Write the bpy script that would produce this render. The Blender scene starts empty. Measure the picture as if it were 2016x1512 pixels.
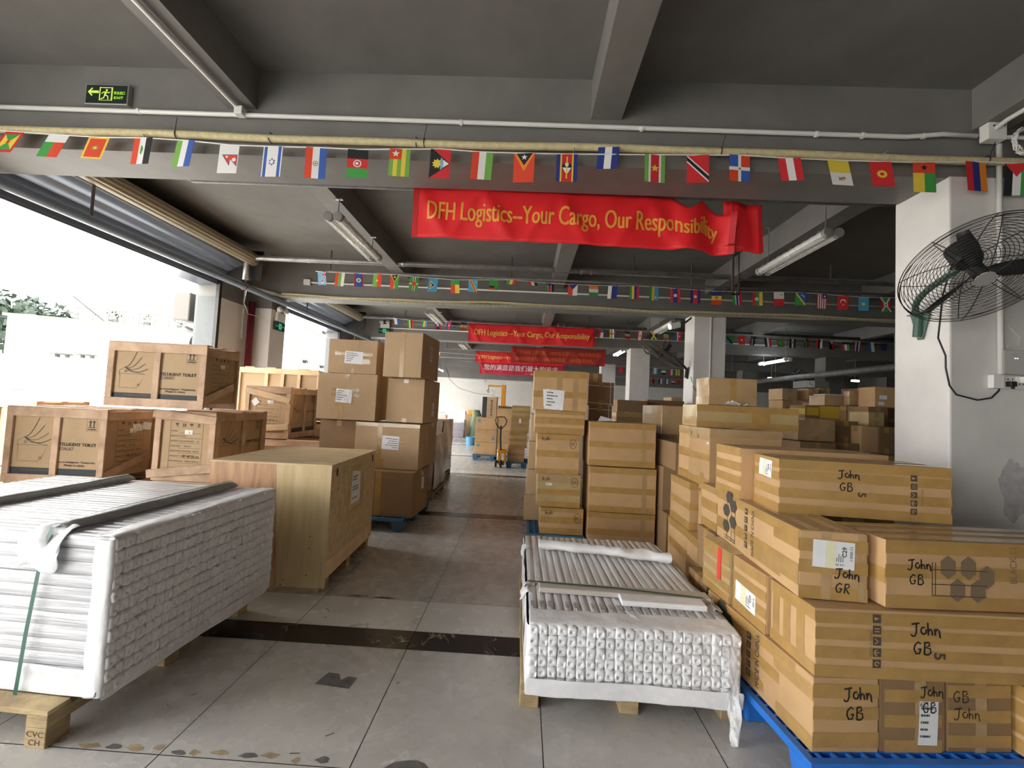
import bpy, bmesh, math, random
from mathutils import Vector, Matrix
from math import sin, cos, pi, radians, sqrt, atan2
random.seed(7)
D = bpy.data
SC = bpy.context.scene
COL = SC.collection

# ------------------------------------------------------------------ camera, world, light, exposure
def cam_setup():
    f = 850.0
    yaw, pitch, roll = radians(-1.664), radians(2.824), radians(2.802)
    cy, sy, cp, sp, cr, sr = cos(yaw), sin(yaw), cos(pitch), sin(pitch), cos(roll), sin(roll)
    F = Vector((sy*cp, cy*cp, sp)); R = Vector((cy, -sy, 0)); U = R.cross(F)
    r = cr*R + sr*U; u = -sr*R + cr*U
    cd = D.cameras.new('camera'); cd.sensor_width = 36; cd.lens = f/2016*36
    cd.clip_start = .05; cd.clip_end = 400
    c = D.objects.new('camera', cd); COL.objects.link(c)
    m = Matrix((r, u, -F)).transposed().to_4x4(); m.translation = (0, 0, 1.5)
    c.matrix_world = m
    SC.camera = c
cam_setup()

w = D.worlds.new('sky'); SC.world = w; w.use_nodes = True
bg = w.node_tree.nodes['Background']
bg.inputs[0].default_value = (1.0, .985, .96, 1)
bg.inputs[1].default_value = 9.5
SC.view_settings.view_transform = 'Standard'
SC.view_settings.look = 'None'
SC.view_settings.exposure = 0.42
SC.view_settings.gamma = 1.0
SC.view_settings.use_curve_mapping = False
SC.cycles.use_denoising = True
SC.cycles.max_bounces = 10
SC.cycles.diffuse_bounces = 7
SC.cycles.sample_clamp_indirect = 12

ROWS = [3.05 + 4.52*k for k in range(-2, 5)]          # column / cross-beam lines
OPEN = [(ROWS[k] + .62, ROWS[k+1] - .82) for k in range(0, 6)]
WX = -5.0                                                # inner face of the shutter wall
def portal(name, x, y, z, sx, sy, rot):
    l = D.lights.new(name, 'AREA'); l.shape = 'RECTANGLE'; l.size = sx; l.size_y = sy
    l.energy = 1; l.cycles.is_portal = True
    o = D.objects.new(name, l); COL.objects.link(o); o.location = (x, y, z); o.rotation_euler = rot
portal('daylight_front', -4.15, -7.3, 1.4, 1.7, 2.9, (-pi/2, 0, 0))
for i, (a, b) in enumerate(OPEN):
    portal('daylight_opening', -5.5, (a+b)/2, 1.62, 3.24, b-a, (0, -pi/2, 0))

# ------------------------------------------------------------------ materials
MATS = {}
def mat(name, col, rough=.6, metal=0.0, var=0.0, vs=4.0, bump=0.0, bs=60.0, coat=0.0, col2=None, stretch=(1, 1, 1), rnd=0.0,
        emit=None, estr=0.0, alpha=1.0, trans=0.0, det=4.0, spec=.5):
    if name in MATS: return MATS[name]
    m = D.materials.new(name); m.use_nodes = True
    nt = m.node_tree; N = nt.nodes; L = nt.links
    b = N['Principled BSDF']
    c1 = (*col, 1)
    b.inputs['Base Color'].default_value = c1
    b.inputs['Roughness'].default_value = rough
    b.inputs['Metallic'].default_value = metal
    b.inputs['Specular IOR Level'].default_value = spec
    b.inputs['Coat Weight'].default_value = coat
    b.inputs['Coat Roughness'].default_value = .15
    b.inputs['Alpha'].default_value = alpha
    b.inputs['Transmission Weight'].default_value = trans
    if emit:
        b.inputs['Emission Color'].default_value = (*emit, 1); b.inputs['Emission Strength'].default_value = estr
    if var or col2 or bump or rnd:
        tc = N.new('ShaderNodeTexCoord'); mp = N.new('ShaderNodeMapping'); L.new(tc.outputs['Object'], mp.inputs[0])
        mp.inputs['Scale'].default_value = stretch
        oi = N.new('ShaderNodeObjectInfo')
        add = N.new('ShaderNodeVectorMath'); add.operation = 'ADD'; L.new(mp.outputs[0], add.inputs[0])
        mu = N.new('ShaderNodeMath'); mu.operation = 'MULTIPLY'; mu.inputs[1].default_value = 37.0; L.new(oi.outputs['Random'], mu.inputs[0]); L.new(mu.outputs[0], add.inputs[1])
        out = None
        if var or col2:
            n = N.new('ShaderNodeTexNoise'); n.inputs['Scale'].default_value = vs; n.inputs['Detail'].default_value = det
            n.inputs['Roughness'].default_value = .62
            L.new(add.outputs[0], n.inputs['Vector'])
            r = N.new('ShaderNodeValToRGB'); L.new(n.outputs['Fac'], r.inputs[0])
            e = r.color_ramp.elements
            e[0].position, e[1].position = .32, .68
            ca = tuple(max(0, c*(1-var)) for c in col); cb = col2 or tuple(min(1, c*(1+var)) for c in col)
            e[0].color = (*ca, 1); e[1].color = (*cb, 1)
            out = r.outputs[0]
        if rnd:
            hs = N.new('ShaderNodeHueSaturation')
            if out: L.new(out, hs.inputs['Color'])
            else: hs.inputs['Color'].default_value = c1
            mr = N.new('ShaderNodeMapRange'); mr.inputs[3].default_value = 1-rnd; mr.inputs[4].default_value = 1+rnd
            L.new(oi.outputs['Random'], mr.inputs[0]); L.new(mr.outputs[0], hs.inputs['Value'])
            out = hs.outputs[0]
        if out: L.new(out, b.inputs['Base Color'])
        if bump:
            n2 = N.new('ShaderNodeTexNoise'); n2.inputs['Scale'].default_value = bs; n2.inputs['Detail'].default_value = 3
            L.new(add.outputs[0], n2.inputs['Vector'])
            bp = N.new('ShaderNodeBump'); bp.inputs['Strength'].default_value = bump; bp.inputs['Distance'].default_value = .01
            L.new(n2.outputs['Fac'], bp.inputs['Height']); L.new(bp.outputs[0], b.inputs['Normal'])
    MATS[name] = m
    return m

KRAFT = mat('kraft_board', (.50, .318, .155), .75, var=.10, vs=3, bump=.08, bs=35, rnd=.10)
KPALE = mat('pale_kraft_board', (.455, .315, .178), .75, var=.08, vs=3, bump=.08, bs=35, rnd=.08)
KDARK = mat('shaded_brown_kraft_board', (.27, .165, .082), .7, var=.12, vs=3, bump=.1, bs=30, rnd=.12)  # brown board with the shade of recessed and back stacks mixed into its colour
KFILM = mat('film_wrapped_board', (.43, .285, .145), .38, var=.16, vs=5, bump=.35, bs=18, coat=.6, rnd=.1)
KOLIVE = mat('tape_covered_board', (.46, .34, .16), .35, var=.12, vs=4, bump=.2, bs=22, coat=.5)
TAPE = mat('brown_tape', (.42, .255, .085), .28, var=.12, vs=9, bump=.12, bs=25, coat=.35)
TAPECL = mat('clear_tape', (.44, .30, .15), .18, var=.1, vs=9, bump=.25, bs=25, coat=.6)
TAPEY = mat('yellow_tape', (.62, .42, .04), .3, coat=.4)
TAPEW = mat('pale_tape', (.50, .44, .38), .3, coat=.3)
REDTAPE = mat('red_tape', (.72, .06, .05), .45)
INK = mat('black_ink', (.015, .014, .013), .6)
PRINT = mat('grey_print', (.075, .062, .045), .75)
PRINTF = mat('faded_print', (.20, .14, .085), .75)
NAVY = mat('navy_print', (.035, .04, .045), .7)
PAPER = mat('paper', (.80, .81, .83), .6, var=.04, vs=20)
PAPERY = mat('yellowish_paper', (.78, .77, .55), .6, var=.04, vs=20)
WOODP = mat('pink_wood', (.52, .34, .22), .75, var=.18, vs=6, stretch=(1, 1, 1), bump=.15, bs=40, col2=(.66, .46, .31), rnd=.1)
WOODY = mat('pale_wood', (.66, .48, .29), .75, var=.15, vs=6, bump=.15, bs=40, rnd=.08)
PALW = mat('pallet_wood', (.36, .26, .14), .8, var=.3, vs=7, stretch=(1, 1, 5), bump=.3, bs=30, col2=(.50, .38, .20))
PLYR = mat('reddish_plywood', (.50, .27, .145), .6, var=.22, vs=5, stretch=(6, 6, .6), bump=.06, bs=20, col2=(.62, .38, .21))
PLYY = mat('yellow_plywood', (.60, .45, .23), .55, var=.12, vs=3, stretch=(5, 5, .5), bump=.05, bs=20, col2=(.70, .55, .31))
PLYT = mat('plywood_sheet', (.60, .425, .225), .6, var=.16, vs=4, stretch=(1, 4, 4), bump=.06, bs=20, col2=(.70, .53, .31))
KNOT = mat('wood_knot', (.10, .05, .025), .8)
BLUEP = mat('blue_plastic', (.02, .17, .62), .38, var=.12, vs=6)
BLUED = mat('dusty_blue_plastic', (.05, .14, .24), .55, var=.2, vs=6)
FOAM = mat('white_foam', (.80, .81, .83), .5, var=.07, vs=10, bump=.35, bs=28, coat=.15)
def streaky(name, sc, base, rough):
    m = mat(name, base, rough, var=.10, vs=9, bump=.6, bs=20, coat=.5, stretch=sc, col2=(.80, .81, .84))
    return m
FILMX = streaky('stretch_film_along_x', (.3, 14, 14), (.42, .43, .47), .3)
FILMY = streaky('stretch_film_along_y', (9, .35, 9), (.56, .565, .58), .3)
CLEARF = mat('clear_film', (.9, .92, .94), .12, bump=.8, bs=60, alpha=.42, spec=.8)
STRAP = mat('green_strap', (.02, .10, .07), .4)
BATT = mat('grey_batten', (.33, .34, .34), .5, var=.2, vs=9, bump=.3, bs=30)
STRAPW = mat('white_strap', (.72, .72, .70), .4)
WHITEP = mat('white_plastic', (.78, .77, .73), .4)
WHITEPVC = mat('white_conduit', (.76, .75, .71), .35)
GREYP = mat('grey_plastic', (.30, .30, .28), .5)
BLACKP = mat('black_plastic', (.02, .02, .022), .45)
STEEL = mat('galvanised_steel', (.42, .42, .41), .42, metal=.75, var=.2, vs=8)
PIPEG = mat('painted_pipe', (.13, .125, .118), .5, var=.25, vs=8)
DARKM = mat('dark_metal', (.03, .028, .026), .45, metal=.3)
GREENM = mat('green_enamel', (.09, .16, .12), .35, metal=.3)
TUBE = mat('lamp_glass', (.86, .86, .83), .2, coat=.3)
LIT = mat('glowing_tube', (.9, .95, 1), .3, emit=(.86, .95, 1.0), estr=7)
REDP = mat('red_fire_pipe', (.20, .015, .03), .45)
ORANGE = mat('orange_paint', (.72, .33, .03), .45)
HOSE = mat('yellow_foam_pipe', (.60, .52, .30), .75, var=.15, vs=25, bump=.4, bs=60)
BANNER = mat('red_banner_cloth', (.80, .014, .02), .55, var=.06, vs=3, bump=.12, bs=90)
BTEXT = mat('banner_gold', (.80, .36, .045), .6)
BTEXTY = mat('banner_yellow', (.86, .55, .10), .6)
BTEXTO = mat('banner_faded_orange', (.70, .13, .03), .6)
BTEXTW = mat('banner_white', (.85, .82, .80), .6)
SIGNB = mat('sign_black', (.008, .02, .014), .4)
SIGNG = mat('sign_yellow_green', (.62, .80, .16), .5, emit=(.55, .8, .12), estr=.25)
SIGNE = mat('sign_green_lit', (.02, .30, .14), .5, emit=(.03, .6, .3), estr=.5)
FCOL = {}
for k, c in dict(R=(.62, .025, .03), r=(.70, .06, .02), W=(.78, .77, .75), G=(.05, .32, .06), g=(.18, .42, .08), B=(.02, .035, .22), b=(.04, .11, .42), K=(.012, .012, .014),
                 Y=(.80, .60, .06), O=(.80, .25, .03), C=(.08, .38, .62), L=(.22, .42, .60), D=(.35, .22, .05)).items():
    FCOL[k] = mat('flag_cloth_' + {'R': 'red', 'r': 'scarlet', 'W': 'white', 'G': 'green', 'g': 'leaf', 'B': 'navy', 'b': 'blue', 'K': 'black', 'Y': 'yellow', 'O': 'orange', 'C': 'cyan', 'L': 'sky', 'D': 'bronze'}[k], c, .7)

# ------------------------------------------------------------------ mesh builder
class MB:
    def __init__(s): s.v = []; s.f = []; s.mi = []
    def add(s, vs, fs, mi=0):
        o = len(s.v); s.v += [tuple(p) for p in vs]; s.f += [tuple(i+o for i in f) for f in fs]; s.mi += [mi]*len(fs)
    def box(s, x0, y0, z0, x1, y1, z1, mi=0, M=None):
        vs = [Vector(p) for p in ((x0, y0, z0), (x1, y0, z0), (x1, y1, z0), (x0, y1, z0), (x0, y0, z1), (x1, y0, z1), (x1, y1, z1), (x0, y1, z1))]
        if M: vs = [M @ p for p in vs]
        s.add(vs, [(3, 2, 1, 0), (4, 5, 6, 7), (0, 1, 5, 4), (1, 2, 6, 5), (2, 3, 7, 6), (3, 0, 4, 7)], mi)
    def path(s, pts, r, n=8, mi=0, closed=False, cap=True):
        pts = [Vector(p) for p in pts]; rings = []; m = len(pts)
        rs = r if isinstance(r, (list, tuple)) else [r]*m
        ref = None
        for i, p in enumerate(pts):
            if closed: t = pts[(i+1) % m]-pts[i-1]
            else: t = pts[min(i+1, m-1)]-pts[max(i-1, 0)]
            t.normalize()
            if ref is None: ref = Vector((0, 0, 1)) if abs(t.z) < .9 else Vector((1, 0, 0))
            a = t.cross(ref).normalized(); b = a.cross(t).normalized(); ref = b
            rings.append([p + (a*cos(2*pi*k/n)+b*sin(2*pi*k/n))*rs[i] for k in range(n)])
        vs = [q for rg in rings for q in rg]; fs = []
        for i in range(m if closed else m-1):
            j = (i+1) % m
            for k in range(n): fs.append((i*n+k, i*n+(k+1) % n, j*n+(k+1) % n, j*n+k))
        if cap and not closed: fs += [tuple(range(n-1, -1, -1)), tuple((m-1)*n+k for k in range(n))]
        s.add(vs, fs, mi)
    def tube(s, a, b, r, n=10, mi=0): s.path([a, b], r, n, mi)
    def poly(s, pts, mi=0): s.add(pts, [tuple(range(len(pts)))], mi)
    def prism(s, poly, fn, t0, t1, mi=0):
        n = len(poly); vs = [fn(a, b, t0) for a, b in poly]+[fn(a, b, t1) for a, b in poly]
        s.add(vs, [tuple(range(n-1, -1, -1)), tuple(range(n, 2*n))]+[(i, (i+1) % n, n+(i+1) % n, n+i) for i in range(n)], mi)
    def mesh(s, name, mats, smooth=False):
        me = D.meshes.new(name); me.from_pydata(s.v, [], s.f)
        for m in (mats if isinstance(mats, (list, tuple)) else [mats]): me.materials.append(m)
        me.polygons.foreach_set('material_index', s.mi)
        if smooth: me.polygons.foreach_set('use_smooth', [True]*len(s.f))
        me.validate(); me.update()
        return me
    def build(s, name, mats, parent=None, loc=(0, 0, 0), rz=0.0, smooth=False, bevel=0.0, kind=None):
        me = s.mesh(name, mats, smooth)
        o = D.objects.new(name, me); COL.objects.link(o); o.location = loc; o.rotation_euler = (0, 0, rz)
        if parent: o.parent = parent
        if bevel:
            b = o.modifiers.new('bevel', 'BEVEL'); b.width = bevel; b.segments = 2; b.limit_method = 'ANGLE'; b.angle_limit = radians(40)
        if kind: o['kind'] = kind
        if smooth and hasattr(me, 'shade_auto_smooth'): pass
        return o
def fixn(o):
    bm = bmesh.new(); bm.from_mesh(o.data); bmesh.ops.recalc_face_normals(bm, faces=bm.faces); bm.to_mesh(o.data); bm.free(); return o
def tag(o, label, cat, group=None):
    o['label'] = label; o['category'] = cat
    if group: o['group'] = group
    return o
def empty(name, label, cat, loc=(0, 0, 0), rz=0.0, group=None):
    o = D.objects.new(name, None); COL.objects.link(o); o.location = loc; o.rotation_euler = (0, 0, rz); o.empty_display_size = .1
    return tag(o, label, cat, group)
def copy_tree(o, parent=None):
    c = o.copy(); COL.objects.link(c)
    if parent: c.parent = parent
    for ch in list(o.children): copy_tree(ch, c)
    return c
def ribbon(mb, fn, pts, wd, mi=0, closed=False):
    """a drawn line of width wd (metres) through 2-D pts, mapped by fn(a,b)"""
    n = len(pts)
    L, R = [], []
    for i in range(n):
        p0 = pts[i-1] if (i or closed) else pts[i]; p1 = pts[(i+1) % n] if (i < n-1 or closed) else pts[i]
        dx, dy = p1[0]-p0[0], p1[1]-p0[1]; l = sqrt(dx*dx+dy*dy) or 1
        nx, ny = -dy/l*wd/2, dx/l*wd/2
        L.append(fn(pts[i][0]+nx, pts[i][1]+ny)); R.append(fn(pts[i][0]-nx, pts[i][1]-ny))
    m = n if closed else n-1
    mb.add(R+L, [(i, (i+1) % n, n+(i+1) % n, n+i) for i in range(m)], mi)
TXT = {}
def txt(s):
    if s not in TXT:
        c = D.curves.new('t', 'FONT'); c.body = s; c.resolution_u = 3
        o = D.objects.new('t', c); me = o.to_mesh()
        vs = [(v.co.x, v.co.y) for v in me.vertices]; fs = [tuple(p.vertices) for p in me.polygons]
        o.to_mesh_clear(); D.objects.remove(o); D.curves.remove(c)
        x0 = min(v[0] for v in vs); x1 = max(v[0] for v in vs)
        TXT[s] = ([(x-x0, y) for x, y in vs], fs, x1-x0)
    return TXT[s]
def put_text(mb, fn, s, a, b, size, width=None, rot=0.0, mi=0, bold=0.0):
    """text with lower-left at (a,b); size = cap height; width squeezes it; rot in degrees"""
    vs, fs, W = txt(s); k = size/.69; kx = (width/W) if width else k
    c, sn = cos(radians(rot)), sin(radians(rot))
    for off in ((0, 0),) if not bold else ((0, 0), (bold, 0), (bold/2, bold/2), (bold/2, -bold/2)):
        P = [fn(a+(x*kx+off[0])*c-(y*k+off[1])*sn, b+(x*kx+off[0])*sn+(y*k+off[1])*c) for x, y in vs]
        mb.add(P, fs, mi)
def arc(cx, cy, r, a0=0, a1=360, n=20, ry=None):
    ry = ry or r
    return [(cx+r*cos(radians(a0+(a1-a0)*i/n)), cy+ry*sin(radians(a0+(a1-a0)*i/n))) for i in range(n+1 if abs(a1-a0) < 360 else n)]

# ------------------------------------------------------------------ structure
def tile_mat(name, c1, c2, vein, vs, rough, vscale, vwidth, bump=.03):
    m = D.materials.new(name); m.use_nodes = True; nt = m.node_tree; N = nt.nodes; L = nt.links; b = N['Principled BSDF']
    tc = N.new('ShaderNodeTexCoord'); ge = N.new('ShaderNodeNewGeometry')
    mu = N.new('ShaderNodeMath'); mu.operation = 'MULTIPLY'; mu.inputs[1].default_value = 23; L.new(ge.outputs['Random Per Island'], mu.inputs[0])
    ad = N.new('ShaderNodeVectorMath'); L.new(tc.outputs['Object'], ad.inputs[0]); L.new(mu.outputs[0], ad.inputs[1])
    n1 = N.new('ShaderNodeTexNoise'); n1.inputs['Scale'].default_value = vs; n1.inputs['Detail'].default_value = 7; n1.inputs['Roughness'].default_value = .65
    L.new(ad.outputs[0], n1.inputs[0])
    r1 = N.new('ShaderNodeValToRGB'); e = r1.color_ramp.elements; e[0].position, e[1].position = .3, .7; e[0].color = (*c1, 1); e[1].color = (*c2, 1); L.new(n1.outputs[0], r1.inputs[0])
    n2 = N.new('ShaderNodeTexNoise'); n2.inputs['Scale'].default_value = vscale; n2.inputs['Detail'].default_value = 4; n2.inputs['Distortion'].default_value = 1.2; L.new(ad.outputs[0], n2.inputs[0])
    s = N.new('ShaderNodeMath'); s.operation = 'SUBTRACT'; s.inputs[1].default_value = .5; L.new(n2.outputs[0], s.inputs[0])
    a = N.new('ShaderNodeMath'); a.operation = 'ABSOLUTE'; L.new(s.outputs[0], a.inputs[0])
    mr = N.new('ShaderNodeMapRange'); mr.inputs[1].default_value = 0; mr.inputs[2].default_value = vwidth; mr.inputs[3].default_value = 1; mr.inputs[4].default_value = 0; L.new(a.outputs[0], mr.inputs[0])
    n3 = N.new('ShaderNodeTexNoise'); n3.inputs['Scale'].default_value = vscale*.7; L.new(ad.outputs[0], n3.inputs[0])
    mr3 = N.new('ShaderNodeMapRange'); mr3.inputs[1].default_value = .48; mr3.inputs[2].default_value = .62; L.new(n3.outputs[0], mr3.inputs[0])
    mm = N.new('ShaderNodeMath'); mm.operation = 'MULTIPLY'; L.new(mr.outputs[0], mm.inputs[0]); L.new(mr3.outputs[0], mm.inputs[1])
    mx = N.new('ShaderNodeMixRGB'); mx.inputs[2].default_value = (*vein, 1); L.new(mm.outputs[0], mx.inputs[0]); L.new(r1.outputs[0], mx.inputs[1])
    L.new(mx.outputs[0], b.inputs['Base Color']); b.inputs['Roughness'].default_value = rough
    n4 = N.new('ShaderNodeTexNoise'); n4.inputs['Scale'].default_value = 9; n4.inputs['Detail'].default_value = 5; L.new(tc.outputs['Object'], n4.inputs[0])
    mr4 = N.new('ShaderNodeMapRange'); mr4.inputs[3].default_value = rough-.06; mr4.inputs[4].default_value = rough+.16; L.new(n4.outputs[0], mr4.inputs[0]); L.new(mr4.outputs[0], b.inputs['Roughness'])
    return m
T_GREY = tile_mat('grey_stone_tile', (.44, .427, .40), (.54, .525, .495), (.62, .61, .58), 3.2, .22, 2.4, .012)
T_WHITE = tile_mat('white_marble_tile', (.62, .61, .575), (.70, .69, .66), (.42, .39, .34), 1.6, .2, 1.3, .02)
T_BLACK = tile_mat('black_marble_tile', (.014, .013, .014), (.026, .024, .025), (.42, .30, .17), 3, .18, 5.5, .022)
GROUT = mat('tile_joint', (.06, .055, .05), .9)
fl = MB()
X0, X1 = WX, 16.0
fl.poly([(X0-.5, -7, -.005), (X1, -7, -.005), (X1, 21.2, -.005), (X0-.5, 21.2, -.005)], 3)
strips = [-3.75, -.55, 2.665, 5.74, 9.08, 12.25, 15.5, 18.8]
rows = []
for i, s in enumerate(strips):
    rows += [(s, s+.208, 2), (s+.208, s+.637, 1)]
    nx = strips[i+1] if i+1 < len(strips) else 21.2
    n = 3 if nx-s > 2.8 else 2
    for k in range(n):
        a = s+.637+(nx-s-.637)*k/n; rows.append((a, a+(nx-s-.637)/n, 0))
rows.append((-7, -3.75, 0))
xs = [X0-.5] + [-.635+.79*k for k in range(-6, 22)]
xs = [x for x in xs if x <= X1]+[X1]
g = .0022
for a, b, mi in rows:
    for i in range(len(xs)-1):
        fl.poly([(xs[i]+g, a+g, 0), (xs[i+1]-g, a+g, 0), (xs[i+1]-g, b-g, 0), (xs[i]+g, b-g, 0)], mi)
fl.build('floor', [T_GREY, T_WHITE, T_BLACK, GROUT], kind='structure')

def mark(name, pts, m, z=.0006):
    b = MB(); b.poly([(x, y, z) for x, y in pts]); b.build(name, m, kind='structure')
STAIN = mat('dark_floor_stain', (.13, .125, .12), .6, var=.3, vs=25)
GLUE = mat('old_glue', (.33, .26, .15), .6, var=.3, vs=20)
SCUFF = mat('scuff_mark', (.07, .065, .06), .7)
mark('floor_mark', [(-1.02, 2.30), (-.83, 2.28), (-.82, 2.37), (-.87, 2.38), (-.90, 2.345), (-.93, 2.395), (-.99, 2.40)], STAIN)
mark('floor_mark', [(-.40+.10*cos(2*pi*k/20)*(1+.05*sin(3*k)), 1.80+.07*sin(2*pi*k/20)*(1+.06*sin(5*k))) for k in range(20)], STAIN)
rr_ = random.Random(21)
for k in range(13):
    cx = -1.95+.098*k+rr_.uniform(-.03, .03); cy = 1.833+rr_.uniform(-.014, .010); L2 = rr_.uniform(.014, .05)
    mark('floor_mark', [(cx+L2*cos(q)*rr_.uniform(.6, 1.2), cy+.016*sin(q)*rr_.uniform(.5, 1.3)) for q in [2*pi*i/11 for i in range(11)]], GLUE if k % 3 else STAIN, .0007)
for cx, cy, L2 in ((-1.18, 3.325, .10), (-.98, 3.32, .09)):
    mark('floor_mark', [(cx+L2*cos(q)*rr_.uniform(.7, 1.1), cy+.012*sin(q)*rr_.uniform(.4, 1.4)) for q in [2*pi*i/15 for i in range(15)]], SCUFF)
for k in range(26):
    cx, cy = rr_.uniform(-1.7, .0), rr_.choice([rr_.uniform(1.8, 3.3), rr_.uniform(3.3, 9)]); a = rr_.uniform(0, pi); l = rr_.uniform(.004, .020)*(1+cy*.1); w_ = rr_.uniform(.0015, .0035)
    mark('floor_mark', [(cx+l*cos(a)+w_*sin(a), cy+l*sin(a)-w_*cos(a)), (cx+l*cos(a)-w_*sin(a), cy+l*sin(a)+w_*cos(a)), (cx-l*cos(a)-w_*sin(a), cy-l*sin(a)+w_*cos(a)), (cx-l*cos(a)+w_*sin(a), cy-l*sin(a)-w_*cos(a))], SCUFF, .0008)

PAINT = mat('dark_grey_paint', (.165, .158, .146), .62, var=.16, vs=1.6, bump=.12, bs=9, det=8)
PAINTL = mat('grey_paint', (.185, .178, .166), .6, var=.13, vs=2.2, bump=.1, bs=9, det=8)
WALLW = mat('white_wall_paint', (.66, .63, .59), .7, var=.06, vs=2.5, bump=.05, bs=12, det=8)
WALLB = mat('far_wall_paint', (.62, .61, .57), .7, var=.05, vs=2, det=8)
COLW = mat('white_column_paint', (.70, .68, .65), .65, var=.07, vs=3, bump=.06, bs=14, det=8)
PLASTER = mat('bare_plaster', (.50, .49, .485), .85, var=.2, vs=14, bump=.2, bs=40)
EXTG = mat('outer_render', (.135, .145, .145), .85, var=.06, vs=20)
ZC = 3.9
b = MB(); b.box(WX-.5, -7, ZC, X1, 21.6, ZC+.25); b.build('ceiling', PAINT, kind='structure')
for y in ROWS:                                            # cross beams
    b = MB(); b.box(WX-.1, y, 3.25, X1, y+.40, ZC+.05); b.build('ceiling_beam', PAINTL, kind='structure')
for k in range(-1, 8):                                    # long beams
    x = -2.19+2.69*k
    b = MB(); b.box(x-.11, -7, 3.60, x+.11, 21.4, ZC+.05); b.build('ceiling_beam', PAINTL, kind='structure')
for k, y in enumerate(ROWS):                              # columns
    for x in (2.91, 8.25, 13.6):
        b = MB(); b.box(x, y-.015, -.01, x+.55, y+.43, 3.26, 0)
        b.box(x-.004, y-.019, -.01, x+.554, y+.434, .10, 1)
        b.build('column', [COLW if x < 5 else PAINT, PAINTL], kind='structure', bevel=.012)  # columns deeper in the hall coloured dark to stand in for its darkness
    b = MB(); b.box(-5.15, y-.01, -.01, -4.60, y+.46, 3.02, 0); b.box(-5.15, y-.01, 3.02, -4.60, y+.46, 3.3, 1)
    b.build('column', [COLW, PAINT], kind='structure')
# worn plaster on the front of the first column
random.seed(3)
wl = MB()
def wallpiece(y0, y1):
    wl.box(WX-.33, y0, -.3, WX-.002, y1, 3.02, 2); wl.poly([(WX, y1, -.01), (WX, y0, -.01), (WX, y0, 3.02), (WX, y1, 3.02)][::-1], 0); wl.box(WX-.33, y0, 3.02, WX, y1, ZC, 1)
edges = [-7.0]
for a, c in OPEN: edges += [a, c]
OP2 = [(ROWS[k]+.62, ROWS[k+1]-.82) for k in range(0, 6)]
yy = -7.0
for a, c in OP2:
    wallpiece(yy, a); wl.box(WX-.33, a, 3.23, WX, c, ZC, 1); yy = c
wallpiece(yy, 21.6)
wl.build('wall_left', [WALLW, PAINT, EXTG], kind='structure')
b = MB(); b.box(WX-.3, 21.2, -.02, X1, 21.5, 2.72, 0); b.box(WX-.3, 21.2, 2.72, X1, 21.5, ZC, 1); b.build('wall_back', [WALLB, PAINT], kind='structure')
b = MB(); b.box(X1, -7, -.02, X1+.2, 21.5, ZC); b.build('wall_right', PAINT, kind='structure')
b = MB(); b.box(-3.3, -7.2, -.02, X1, -7, ZC); b.box(WX-.3, -7.2, 2.8, -3.3, -7, ZC); b.build('wall_front', PAINT, kind='structure')

# outside: ground, building, trees
GRND = mat('pale_concrete', (.62, .61, .58), .85, var=.08, vs=1)
FACADE = mat('white_facade', (.86, .86, .84), .8)
FACY = mat('cream_facade', (.80, .76, .66), .8)
CORN = mat('grey_cornice', (.105, .098, .075), .8)
WING = mat('bluish_glass', (.055, .07, .078), .2)
b = MB(); b.box(-120, -60, -.5, WX-.3, 140, -.18); b.build('ground', GRND, kind='structure')

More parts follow.
